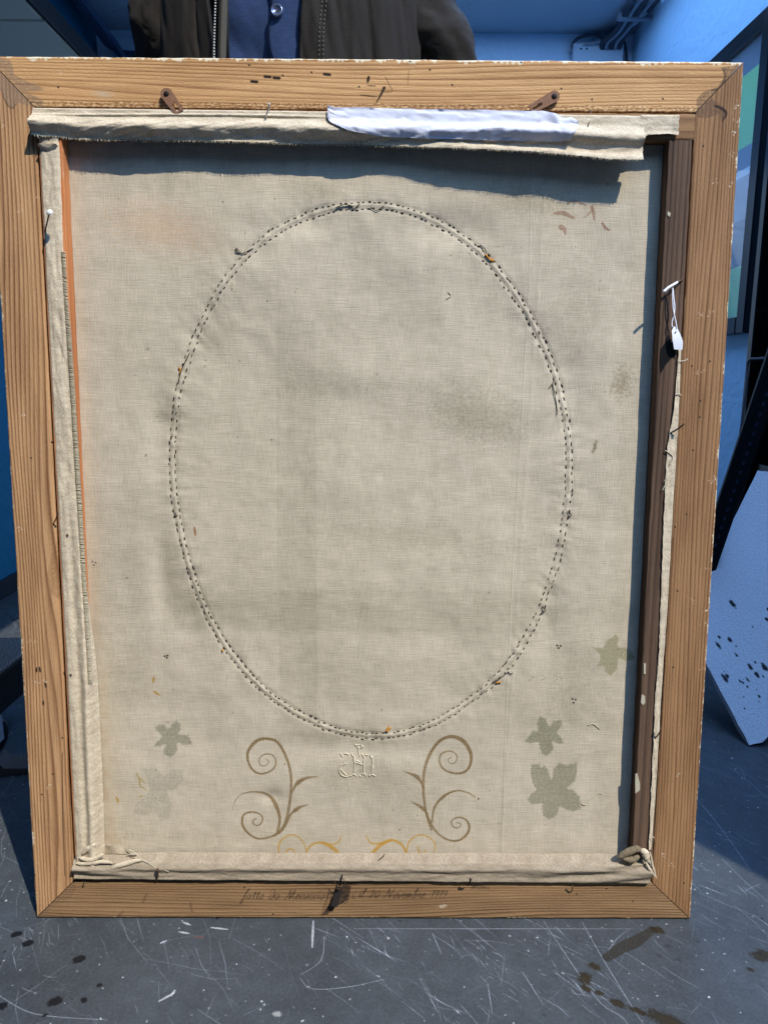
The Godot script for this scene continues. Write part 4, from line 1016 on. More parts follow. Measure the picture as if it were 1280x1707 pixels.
	for k in 560:
		var y := 0.40 + 0.64 * k / 560.0 + rng.randfn(0, 0.0006)
		var x := along(inner, y)
		var ln := rng.randf_range(0.002, 0.0045) * smoothstep(1.05, 0.9, y)
		add_tube(st, PackedVector3Array([Vector3(x - 0.005, y, 0.0092), Vector3(x - 0.0008, y + 0.0003, 0.0070), Vector3(x + ln * 0.25, y - 0.001, 0.005)]), 0.0008, 0.0005, 3)
	part(root, "fringe", finish(st), M.pale_thread).set_meta("kind", "stuff")

	# top flap: long piece hanging past the bar
	var low := PackedVector2Array()
	for q in PackedVector3Array([Vector3(-0.4683, 1.195, 0.001), Vector3(-0.4489, 1.1944, 0.001), Vector3(-0.4319, 1.1953, 0.001), Vector3(-0.3897, 1.1924, 0.001), Vector3(-0.3262, 1.1928, 0.001), Vector3(-0.2203, 1.1919, 0.001), Vector3(-0.1142, 1.1894, 0.001), Vector3(-0.0293, 1.1892, 0.001), Vector3(0.026, 1.188, 0.001), Vector3(0.1538, 1.1816, 0.001), Vector3(0.2307, 1.1781, 0.001), Vector3(0.2992, 1.1729, 0.001), Vector3(0.3386, 1.1691, 0.001), Vector3(0.3746, 1.1677, 0.001)]): low.append(Vector2(q.x, q.y))
	var flap_end := 0.3905
	var flap := func(u: float, v: float) -> Vector3:
		var x := lerpf(-0.4655, flap_end, u)
		var yt := lerpf(1.2350, 1.2318, u)
		var yb := along(low, x) + 0.0008 * wn.get_noise_1d(x * 90.0)
		var y := lerpf(yt, yb, v)
		var z := 0.0082 + 0.0008 * wn.get_noise_2d(x * 14.0, v * 3.0) + 0.0005 * wn.get_noise_2d(x * 40.0, v * 6.0 + 9.0)
		# the roll of the upper edge, then a belly that droops over the bar and tucks in below it
		z += 0.0022 * exp(-pow((v - 0.24 - 0.04 * sin(x * 9.0)) / 0.035, 2.0)) * smoothstep(0.05, -0.15, x)
		var wavy := 0.63 + 0.10 * wn.get_noise_2d(x * 4.0, 40.0) - 0.10 * smoothstep(0.0, 0.3, x)
		var belly := 0.0100 + 0.0035 * wn.get_noise_2d(x * 6.0, 60.0)
		z += 0.0018 * wn.get_noise_2d(x * 18.0 + v * 3.0, v * 2.0 + x * 6.0) * smoothstep(0.2, 0.5, v)
		z += belly * (smoothstep(0.24, wavy, v) if v < wavy else 1.0 - 1.15 * smoothstep(wavy, wavy + 0.36, v))
		# to the right the hem kicks out again
		z += smoothstep(0.02, 0.2, x) * (0.009 * smoothstep(0.76, 0.98, v) - 0.003 * exp(-pow((v - 0.68) / 0.07, 2.0)))
		# left end bulges where it is folded over the corner
		z += 0.008 * exp(-pow((x + 0.462) / 0.030, 2.0)) * smoothstep(0.15, 0.6, v)
		if v < 0.06: z = lerpf(0.0035, z, v / 0.06)
		var sl := 0.0015 * wn.get_noise_2d(v * 7.0, 3.0)
		return Vector3(x + (sl if u < 0.02 or u > 0.98 else 0.0), y, z)
	part(root, "folded_flap", grid(300, 44, flap, uvc), M.cloth)
	var short := PackedVector2Array()
	for q in PackedVector3Array([Vector3(0.3646, 1.1947, 0.007), Vector3(0.3832, 1.1948, 0.007), Vector3(0.3864, 1.1989, 0.007), Vector3(0.3981, 1.203, 0.007), Vector3(0.415, 1.2039, 0.007), Vector3(0.4277, 1.2048, 0.007), Vector3(0.4388, 1.2024, 0.007), Vector3(0.443, 1.2033, 0.007)]): short.append(Vector2(q.x, q.y))
	part(root, "folded_flap", grid(40, 14, func(u: float, v: float):
		var x := lerpf(flap_end - 0.004, 0.4395, u)
		var y := lerpf(1.2318, along(short, x) + 0.0006 * wn.get_noise_1d(x * 200.0), v)
		var z := 0.0084 + 0.0010 * wn.get_noise_2d(x * 20.0, v * 4.0 + 80.0) + 0.0015 * smoothstep(0.8, 1.0, u) + 0.002 * smoothstep(0.8, 1.0, v)
		if v < 0.08: z = lerpf(0.004, z, v / 0.08)
		return Vector3(x + 0.0022 * wn.get_noise_2d(v * 5.0, 90.0) * smoothstep(0.8, 1.0, u), y, z), uvc), M.cloth)
	# left end of the flap: a rolled pocket under the corner
	part(root, "rolled_corner", grid(14, 8, func(u: float, v: float):
		var a := v * PI
		var x := lerpf(-0.459, -0.432, u)
		return Vector3(x, 1.186 - 0.010 * sin(a) * sin(u * PI * 0.9 + 0.2) - 0.002, 0.003 + 0.011 * cos(a)), uvc), M.cloth)
	st = begin(false)
	for k in 420:
		var x := lerpf(-0.46, flap_end - 0.002, k / 420.0) + rng.randfn(0, 0.0006)
		var u := (x + 0.4655) / (flap_end + 0.4655)
		var e: Vector3 = flap.call(u, 1.0)
		var ln := rng.randf_range(0.0012, 0.0042)
		add_tube(st, PackedVector3Array([e + Vector3(0, 0.001, 0), e + Vector3(rng.randfn(0, 0.0005), -ln * 0.5, 0.0004), e + Vector3(rng.randfn(0, 0.001), -ln, 0.0002)]), 0.0005, 0.0003, 3)
	part(root, "fringe", finish(st), M.pale_thread).set_meta("kind", "stuff")

	# bottom: rolled over the bar, folded into the corners
	part(root, "folded_linen", grid(260, 24, func(u: float, v: float):
		var x := lerpf(-0.4625, 0.4590, u)
		var yb := lerpf(0.0712, 0.0655, u) + 0.0006 * wn.get_noise_1d(x * 30.0)
		var yt := 0.1072 + 0.0010 * wn.get_noise_1d(x * 12.0 + 4.0)
		var y := lerpf(yb, yt, clampf((v - 0.1) / 0.9, 0, 1))
		var t := clampf((v - 0.1) / 0.9, 0.0, 1.0)
		var z := 0.0072 + 0.0012 * wn.get_noise_2d(x * 10.0, t * 3.0 + 20.0) + 0.0006 * wn.get_noise_2d(x * 50.0, t * 8.0)
		z += 0.0042 * exp(-pow((t - 0.60) / 0.16, 2.0))
		z -= smoothstep(0.84, 1.0, t) * 0.018
		# drag folds towards both ends
		var r := smoothstep(0.20, 0.44, x)
		z += r * 0.0026 * (0.8 + sin((t * 2.6 - (x - 0.2) * 9.0) * 4.0)) * smoothstep(0.0, 0.15, t)
		var l := smoothstep(-0.30, -0.45, x)
		z += l * 0.0024 * (0.8 + sin((t * 2.3 + (x + 0.3) * 7.0) * 4.5 + 1.0)) * smoothstep(0.0, 0.15, t)
		if v < 0.1: z = lerpf(-0.012, z, v / 0.1)
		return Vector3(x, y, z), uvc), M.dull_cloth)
	# folds bundled into the lower left corner
	var fold := func(n: String, pts: PackedVector3Array, r: float, flat: float, m: Material) -> void:
		var s2 := smooth3(pts, 6)
		part(root, n, grid(s2.size() - 1, 10, func(u: float, v: float):
			var i := int(round(u * (s2.size() - 1)))
			var d := (s2[mini(i + 1, s2.size() - 1)] - s2[maxi(i - 1, 0)]).normalized()
			var sd := d.cross(Vector3(0, 0, 1)).normalized()
			var taper := sqrt(clampf(sin(PI * clampf(u * 0.94 + 0.03, 0, 1)), 0.02, 1.0))
			var a := v * TAU
			return s2[i] + (sd * cos(a) * r + Vector3(0, 0, 1) * sin(a) * r * flat) * taper * (1.0 + 0.25 * wn.get_noise_2d(u * 6.0, v * 2.0 + r * 900.0)), uvc), m)
	fold.call("corner_fold", PackedVector3Array([Vector3(-0.4468, 0.1165, 0.01), Vector3(-0.4394, 0.124, 0.01), Vector3(-0.4313, 0.1307, 0.01), Vector3(-0.4242, 0.1332, 0.01)]), 0.0042, 0.7, M.cloth)
	fold.call("corner_fold", PackedVector3Array([Vector3(-0.4513, 0.1121, 0.011), Vector3(-0.4428, 0.1088, 0.011), Vector3(-0.4319, 0.1084, 0.011), Vector3(-0.4217, 0.1122, 0.011), Vector3(-0.4113, 0.1185, 0.011)]), 0.0040, 0.8, M.cloth)
	fold.call("corner_fold", PackedVector3Array([Vector3(-0.4564, 0.102, 0.011), Vector3(-0.4448, 0.101, 0.011), Vector3(-0.4291, 0.1029, 0.011), Vector3(-0.4118, 0.1046, 0.011), Vector3(-0.3987, 0.1022, 0.011)]), 0.0036, 0.8, M.cloth)
	fold.call("corner_fold", PackedVector3Array([Vector3(-0.4018, 0.0914, 0.01), Vector3(-0.3938, 0.0961, 0.01), Vector3(-0.3796, 0.1007, 0.01), Vector3(-0.3638, 0.1053, 0.01), Vector3(-0.3512, 0.1075, 0.01)]), 0.0042, 0.7, M.cloth)
	part(root, "corner_fold", grid(16, 8, func(u: float, v: float):
		var a := Vector2(-0.4155, 0.1090).lerp(Vector2(-0.3625, 0.1085), u)
		var b := Vector2(-0.4135, 0.1250).lerp(Vector2(-0.3640, 0.1105), u)
		b.y += 0.006 * sin(clampf(u * 1.5, 0, 1) * PI)
		var q := a.lerp(b, v)
		return Vector3(q.x, q.y, lerpf(-0.004, -0.001 + 0.004 * sin(u * 9.0), v)), uvc), M.cloth)
	# and the crumpled knot in the lower right corner
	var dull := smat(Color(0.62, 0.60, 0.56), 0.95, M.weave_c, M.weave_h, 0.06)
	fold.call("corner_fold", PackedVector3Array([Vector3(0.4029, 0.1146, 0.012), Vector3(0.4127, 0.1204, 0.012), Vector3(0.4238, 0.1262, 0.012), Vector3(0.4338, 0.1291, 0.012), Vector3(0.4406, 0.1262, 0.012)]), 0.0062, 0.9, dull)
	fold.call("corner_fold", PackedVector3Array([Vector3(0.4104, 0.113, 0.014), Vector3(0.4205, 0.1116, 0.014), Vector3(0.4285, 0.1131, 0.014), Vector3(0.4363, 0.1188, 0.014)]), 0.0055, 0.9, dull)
	fold.call("corner_fold", PackedVector3Array([Vector3(0.4384, 0.1289, 0.014), Vector3(0.444, 0.1246, 0.014), Vector3(0.4471, 0.1174, 0.014), Vector3(0.45, 0.1117, 0.014)]), 0.0065, 0.7, M.cloth)
	fold.call("corner_fold", PackedVector3Array([Vector3(0.4462, 0.109, 0.012), Vector3(0.4521, 0.0989, 0.012), Vector3(0.4579, 0.0902, 0.012), Vector3(0.4651, 0.0808, 0.012)]), 0.0022, 0.7, M.cloth)
	fold.call("corner_fold", PackedVector3Array([Vector3(0.4528, 0.1248, 0.012), Vector3(0.456, 0.1148, 0.012), Vector3(0.4586, 0.1018, 0.012), Vector3(0.4626, 0.0902, 0.012), Vector3(0.4659, 0.0787, 0.012)]), 0.0018, 0.8, M.cloth)
	# strip of linen left along the outer side of the right bar
	var sl := PackedVector2Array()
	for q in PackedVector3Array([Vector3(0.4568, 0.9269, 0.007), Vector3(0.4562, 0.8578, 0.007), Vector3(0.4542, 0.8141, 0.007), Vector3(0.4486, 0.77, 0.007), Vector3(0.4479, 0.7164, 0.007), Vector3(0.4491, 0.6256, 0.007), Vector3(0.4506, 0.5469, 0.007), Vector3(0.4525, 0.4573, 0.007), Vector3(0.4502, 0.3765, 0.007), Vector3(0.4513, 0.2825, 0.007), Vector3(0.4521, 0.2126, 0.007), Vector3(0.4528, 0.1417, 0.007)]): sl.append(Vector2(q.y, q.x))
	sl.reverse()
	var sr := PackedVector2Array()
	for q in PackedVector3Array([Vector3(0.4611, 0.9269, 0.007), Vector3(0.4625, 0.8405, 0.007), Vector3(0.4627, 0.8054, 0.007), Vector3(0.4626, 0.7433, 0.007), Vector3(0.462, 0.6713, 0.007), Vector3(0.4624, 0.598, 0.007), Vector3(0.4619, 0.5236, 0.007), Vector3(0.4605, 0.4287, 0.007), Vector3(0.4599, 0.3708, 0.007), Vector3(0.4598, 0.2825, 0.007), Vector3(0.4593, 0.2026, 0.007), Vector3(0.4575, 0.1264, 0.007)]): sr.append(Vector2(q.y, q.x))
	sr.reverse()
	part(root, "folded_linen", grid(6, 160, func(u: float, v: float):
		var y := lerpf(0.125, 0.925, v)
		var x := lerpf(along(sl, y) + 0.0012 * wn.get_noise_1d(y * 60.0), along(sr, y), u)
		return Vector3(x, y, 0.0072 + 0.0016 * wn.get_noise_2d(u * 2.0, y * 20.0) + 0.0012 * (1.0 - u)), uvc), M.cloth)

	# the oval seam ------------------------------------------------------
	st = begin(false)
	for row in 2:
		var k0 := -0.0092 * row
		var n := 226 - row * 4
		for k in n:
			var th := TAU * (k + rng.randf_range(-0.26, 0.26)) / n
			var dt := TAU / n * rng.randf_range(0.12, 0.26)
			var jr := rng.randfn(0, 0.0007) + 0.0022 * wn.get_noise_2d(th * 4.0, 20.0 + row * 9.0)
			var a := on_canvas(ell(th - dt, k0 + jr + rng.randfn(0, 0.0003)), 0.0002)
			var b := on_canvas(ell(th + dt, k0 + jr + rng.randfn(0, 0.0003)), 0.0002)
			dash(st, a, b, rng.randf_range(0.00065, 0.0011), 0.0007)
	part(root, "stitching", finish(st), M.thread).set_meta("kind", "stuff")
	# thread ends and knots
	var ends := []
	for q: PackedVector2Array in [PackedVector2Array([Vector2(-0.1884, 1.0509), Vector2(-0.1859, 1.0479), Vector2(-0.1821, 1.0442), Vector2(-0.1789, 1.0429)]), PackedVector2Array([Vector2(-0.1898, 1.0499), Vector2(-0.1885, 1.0466), Vector2(-0.1834, 1.0434)]), PackedVector2Array([Vector2(-0.1795, 1.0434), Vector2(-0.1716, 1.0467), Vector2(-0.1642, 1.0511)]), PackedVector2Array([Vector2(-0.2729, 0.8792), Vector2(-0.2673, 0.8897), Vector2(-0.2617, 0.9002)]), PackedVector2Array([Vector2(-0.2789, 0.8582), Vector2(-0.2764, 0.87), Vector2(-0.2729, 0.8792)]), PackedVector2Array([Vector2(0.2812, 0.8574), Vector2(0.2842, 0.8449), Vector2(0.2872, 0.8299), Vector2(0.2899, 0.8122)]), PackedVector2Array([Vector2(0.2763, 0.8524), Vector2(0.2799, 0.8574), Vector2(0.2835, 0.8637)]), PackedVector2Array([Vector2(0.1678, 1.0593), Vector2(0.1754, 1.0522), Vector2(0.1768, 1.045)]), PackedVector2Array([Vector2(0.2011, 0.3926), Vector2(0.2089, 0.3978), Vector2(0.2168, 0.404), Vector2(0.2246, 0.4103)]), PackedVector2Array([Vector2(0.2246, 0.4113), Vector2(0.2287, 0.4082), Vector2(0.2326, 0.4097)]), PackedVector2Array([Vector2(-0.2943, 0.6645), Vector2(-0.289, 0.659), Vector2(-0.2929, 0.6534), Vector2(-0.2863, 0.6571)]), PackedVector2Array([Vector2(0.3097, 0.6655), Vector2(0.3155, 0.66), Vector2(0.3093, 0.6525)]), PackedVector2Array([Vector2(0.2758, 0.5163), Vector2(0.2808, 0.5086), Vector2(0.2725, 0.5028)]), PackedVector2Array([Vector2(-0.0434, 1.1078), Vector2(-0.0303, 1.1121), Vector2(-0.0172, 1.1096)]), PackedVector2Array([Vector2(0.0073, 1.109), Vector2(0.016, 1.1048), Vector2(0.0265, 1.1116)]), PackedVector2Array([Vector2(-0.0233, 1.1113), Vector2(-0.0172, 1.1063), Vector2(-0.0084, 1.1139)])]:
		var pts := PackedVector3Array()
		for i in q.size(): pts.append(on_canvas(q[i], 0.0012 + 0.001 * (i % 2)))
		ends.append(pts)
	threads(root, "thread_end", ends, M.thread, 0.0007)
	ends = []
	for q: PackedVector2Array in [PackedVector2Array([Vector2(0.1755, 1.045), Vector2(0.1801, 1.0408), Vector2(0.1857, 1.036)]), PackedVector2Array([Vector2(0.1846, 1.0384), Vector2(0.1869, 1.0379), Vector2(0.1877, 1.0355)]), PackedVector2Array([Vector2(0.2071, 0.3926), Vector2(0.211, 0.3942), Vector2(0.2146, 0.3943)]), PackedVector2Array([Vector2(0.0346, 0.312), Vector2(0.0369, 0.3172), Vector2(0.0392, 0.3196)]), PackedVector2Array([Vector2(0.0353, 0.3113), Vector2(0.0385, 0.3148), Vector2(0.0418, 0.3182)]), PackedVector2Array([Vector2(-0.2779, 0.8796), Vector2(-0.2762, 0.8752), Vector2(-0.2772, 0.8708)]), PackedVector2Array([Vector2(-0.2231, 0.4448), Vector2(-0.2223, 0.4409)])]:
		var pts := PackedVector3Array()
		for i in q.size(): pts.append(on_canvas(q[i], 0.002))
		ends.append(pts)
	threads(root, "thread_end", ends, M.yellow_thread, 0.0013)
	# loose pale threads on the cloth
	ends = []
	for q: PackedVector2Array in [PackedVector2Array([Vector2(0.3502, 0.1891), Vector2(0.3574, 0.1881), Vector2(0.3633, 0.1957), Vector2(0.3751, 0.2065), Vector2(0.3833, 0.2066)]), PackedVector2Array([Vector2(0.3561, 0.3219), Vector2(0.3641, 0.324), Vector2(0.3746, 0.3156)]), PackedVector2Array([Vector2(-0.1939, 1.0035), Vector2(-0.1959, 0.9932)]), PackedVector2Array([Vector2(0.122, 0.9917), Vector2(0.1265, 0.9866), Vector2(0.1195, 0.9813)])]:
		var pts := PackedVector3Array()
		for i in q.size(): pts.append(on_canvas(q[i], 0.0012))
		ends.append(pts)
	threads(root, "loose_thread", ends, M.pale_thread, 0.0006)
	threads(root, "loose_thread", [PackedVector3Array([Vector3(-0.3721, 0.1256, 0.011), Vector3(-0.3629, 0.1198, 0.011), Vector3(-0.3539, 0.1106, 0.011), Vector3(-0.3387, 0.1006, 0.011), Vector3(-0.328, 0.0939, 0.011), Vector3(-0.3102, 0.0881, 0.011)]), PackedVector3Array([Vector3(0.4564, 0.1505, 0.013), Vector3(0.4592, 0.1483, 0.013)]), PackedVector3Array([Vector3(0.3825, 1.2006, 0.008), Vector3(0.386, 1.1955, 0.008), Vector3(0.3851, 1.1914, 0.008), Vector3(0.3808, 1.1909, 0.008)]), PackedVector3Array([Vector3(0.3605, 1.1592, 0.004), Vector3(0.3615, 1.1634, 0.004), Vector3(0.3658, 1.1645, 0.004), Vector3(0.3675, 1.1603, 0.004), Vector3(0.3639, 1.1571, 0.004)]), PackedVector3Array([Vector3(0.445, 0.7604, 0.009), Vector3(0.457, 0.7513, 0.009), Vector3(0.452, 0.7375, 0.009)]), PackedVector3Array([Vector3(0.4436, 0.7005, 0.009), Vector3(0.4477, 0.7098, 0.009), Vector3(0.4462, 0.7167, 0.009)]), PackedVector3Array([Vector3(0.4554, 0.8421, 0.009), Vector3(0.4611, 0.8433, 0.009), Vector3(0.4646, 0.841, 0.009)]), PackedVector3Array([Vector3(0.4562, 0.8902, 0.009), Vector3(0.4663, 0.8913, 0.009), Vector3(0.4711, 0.8947, 0.009)])], M.pale_thread, 0.0007)

	# raised monogram, seen in reverse
	var mono := part(root, "monogram", _monogram(), M.pale_thread)
	mono.set_meta("label", "white thread monogram IHS with a cross, reversed, raised on the linen")

	# white tissue strip stuck over the flap
	var top := PackedVector2Array()
	for q in PackedVector3Array([Vector3(-0.0529, 1.2376, 0.012), Vector3(-0.0412, 1.2354, 0.012), Vector3(-0.0078, 1.2364, 0.012), Vector3(0.0759, 1.2346, 0.012), Vector3(0.1597, 1.2344, 0.012), Vector3(0.2268, 1.2333, 0.012), Vector3(0.2478, 1.2335, 0.012), Vector3(0.2647, 1.2296, 0.012), Vector3(0.2775, 1.2242, 0.012), Vector3(0.2876, 1.225, 0.012), Vector3(0.2971, 1.2188, 0.012)]): top.append(Vector2(q.x, q.y))
	var bot := PackedVector2Array()
	for q in PackedVector3Array([Vector3(-0.0529, 1.2219, 0.014), Vector3(-0.0495, 1.214, 0.014), Vector3(-0.0412, 1.2093, 0.014), Vector3(-0.0244, 1.2023, 0.014), Vector3(-0.0077, 1.1992, 0.014), Vector3(0.0259, 1.1963, 0.014), Vector3(0.0763, 1.1951, 0.014), Vector3(0.1604, 1.1933, 0.014), Vector3(0.2445, 1.1923, 0.014), Vector3(0.2849, 1.1925, 0.014), Vector3(0.2913, 1.2005, 0.014), Vector3(0.2967, 1.2141, 0.014)]): bot.append(Vector2(q.x, q.y))
	var tissue := smat(Color(0.82, 0.82, 0.86), 0.9, null, M.speck, 0.03)
	tissue.uv1_scale = Vector3(3, 1, 1)
	tissue.backlight_enabled = true
	tissue.backlight = Color(0.12, 0.12, 0.12)
	single("tissue_strip", grid(150, 16, func(u: float, v: float):
		var x := lerpf(top[0].x, top[top.size() - 1].x, u)
		var y := lerpf(along(top, x), along(bot, x), v)
		var fu := clampf((x + 0.4655) / (flap_end + 0.4655), 0, 1)
		var yt := lerpf(1.2350, 1.2318, fu)
		var fv := clampf((yt - y) / (yt - along(low, x)), 0.0, 1.0)
		var f: Vector3 = flap.call(fu, fv)
		var z := maxf(f.z, 0.0075) + 0.0032 + 0.0010 * wn.get_noise_2d(x * 12.0, v * 4.0 + 7.0) + 0.0006 * wn.get_noise_2d(x * 45.0, v * 9.0) - 0.0016 * pow(1.0 - absf(wn.get_noise_2d(x * 7.0, v * 2.2 + 50.0 + x * 6.0)), 8.0)
		z += 0.003 * smoothstep(0.9, 1.0, u) + 0.0018 * smoothstep(0.08, 0.0, u)
		z += 0.0025 * exp(-pow((u - 0.90 - v * 0.08) / 0.02, 2.0)) * (1.0 - v)
		return Vector3(x, y + 0.0008 * wn.get_noise_2d(x * 60.0, v), z)), tissue, "long strip of creased white tissue paper stuck over the top linen flap", "paper strip", "", lean)

func _monogram() -> ArrayMesh:
	var st := begin(false)
	var lines: Array[PackedVector2Array] = [
		PackedVector2Array([Vector2(-0.0382, 0.2727), Vector2(-0.0362, 0.2688), Vector2(-0.0351, 0.267)]), PackedVector2Array([Vector2(-0.0321, 0.272), Vector2(-0.0277, 0.272), Vector2(-0.0247, 0.2688), Vector2(-0.0264, 0.2653), Vector2(-0.0304, 0.261), Vector2(-0.0331, 0.2567)]), PackedVector2Array([Vector2(-0.0291, 0.2571), Vector2(-0.0331, 0.2556), Vector2(-0.0375, 0.2538), Vector2(-0.0392, 0.2495), Vector2(-0.0359, 0.2446), Vector2(-0.0311, 0.2396), Vector2(-0.0284, 0.2367)]), PackedVector2Array([Vector2(-0.0409, 0.2481), Vector2(-0.0393, 0.241), Vector2(-0.0352, 0.2367), Vector2(-0.0298, 0.2349), Vector2(-0.0264, 0.236)]),
		PackedVector2Array([Vector2(-0.0213, 0.2717), Vector2(-0.0183, 0.2688), Vector2(-0.0152, 0.2639), Vector2(-0.0149, 0.2582)]), PackedVector2Array([Vector2(-0.0176, 0.2653), Vector2(-0.0156, 0.2567), Vector2(-0.0166, 0.2482), Vector2(-0.0162, 0.2425), Vector2(-0.0176, 0.2382)]), PackedVector2Array([Vector2(-0.0203, 0.2389), Vector2(-0.0162, 0.2389), Vector2(-0.0128, 0.2357)]), PackedVector2Array([Vector2(-0.0156, 0.2596), Vector2(-0.0115, 0.2575), Vector2(-0.0075, 0.2568), Vector2(-0.0034, 0.2546)]), PackedVector2Array([Vector2(-0.0135, 0.2617), Vector2(-0.0095, 0.2603), Vector2(-0.0068, 0.2589)]),
		PackedVector2Array([Vector2(-0.0051, 0.2717), Vector2(-0.0027, 0.2703), Vector2(-0.0007, 0.2653), Vector2(-0.0014, 0.2568), Vector2(-0.0014, 0.2482), Vector2(-0.0013, 0.2404)]), PackedVector2Array([Vector2(-0.0034, 0.2389), Vector2(-0.0007, 0.2404), Vector2(0.0021, 0.2364)]), PackedVector2Array([Vector2(0.0006, 0.2707), Vector2(0.0033, 0.2703), Vector2(0.0067, 0.2696)]),
		PackedVector2Array([Vector2(0.0087, 0.2711), Vector2(0.0121, 0.2668), Vector2(0.0128, 0.2597), Vector2(0.0122, 0.2497), Vector2(0.0122, 0.2404)]), PackedVector2Array([Vector2(0.0094, 0.2682), Vector2(0.0128, 0.2654), Vector2(0.0175, 0.2711), Vector2(0.0189, 0.2722)]), PackedVector2Array([Vector2(0.0082, 0.2361), Vector2(0.0115, 0.239), Vector2(0.017, 0.2368)]), PackedVector2Array([Vector2(0.0108, 0.254), Vector2(0.0135, 0.2511), Vector2(0.0115, 0.2468)]),
		PackedVector2Array([Vector2(-0.0098, 0.2823), Vector2(-0.0095, 0.2753), Vector2(-0.0081, 0.2682)]), PackedVector2Array([Vector2(-0.0156, 0.2866), Vector2(-0.0115, 0.2859), Vector2(-0.0082, 0.2866)]), PackedVector2Array([Vector2(-0.0122, 0.2827), Vector2(-0.0095, 0.2824), Vector2(-0.0068, 0.2813)]), PackedVector2Array([Vector2(-0.0055, 0.2859), Vector2(-0.0021, 0.2824)]), PackedVector2Array([Vector2(-0.0051, 0.2817), Vector2(-0.0051, 0.2873)]), PackedVector2Array([Vector2(-0.023, 0.236), Vector2(-0.0203, 0.2364)]), PackedVector2Array([Vector2(-0.0081, 0.2361), Vector2(-0.0057, 0.2357)])]
	for l in lines:
		var s := smooth(l, 4)
		var pts := PackedVector3Array()
		for q in s: pts.append(on_canvas(q, 0.0004 + 0.0004 * wn.get_noise_2d(q.x * 900.0, q.y * 900.0)))
		add_tube(st, pts, 0.0013, 0.0011, 5)
	return finish(st)

# ---------------------------------------------------------------- nails, clips, tag
func nail(root: Node3D, pts: PackedVector3Array, r: float, head: float, m: Material) -> void:
	var st := begin(false)
	add_tube(st, smooth3(pts, 3), r, r, 6)
	var n := pts.size()
	if head > 0.0:
		var d := (pts[n - 1] - pts[n - 2]).normalized()
		add_tube(st, PackedVector3Array([pts[n - 1] - d * 0.0004, pts[n - 1] + d * 0.0006]), head, head * 0.85, 10)
	part(root, "nail", finish(st), m)

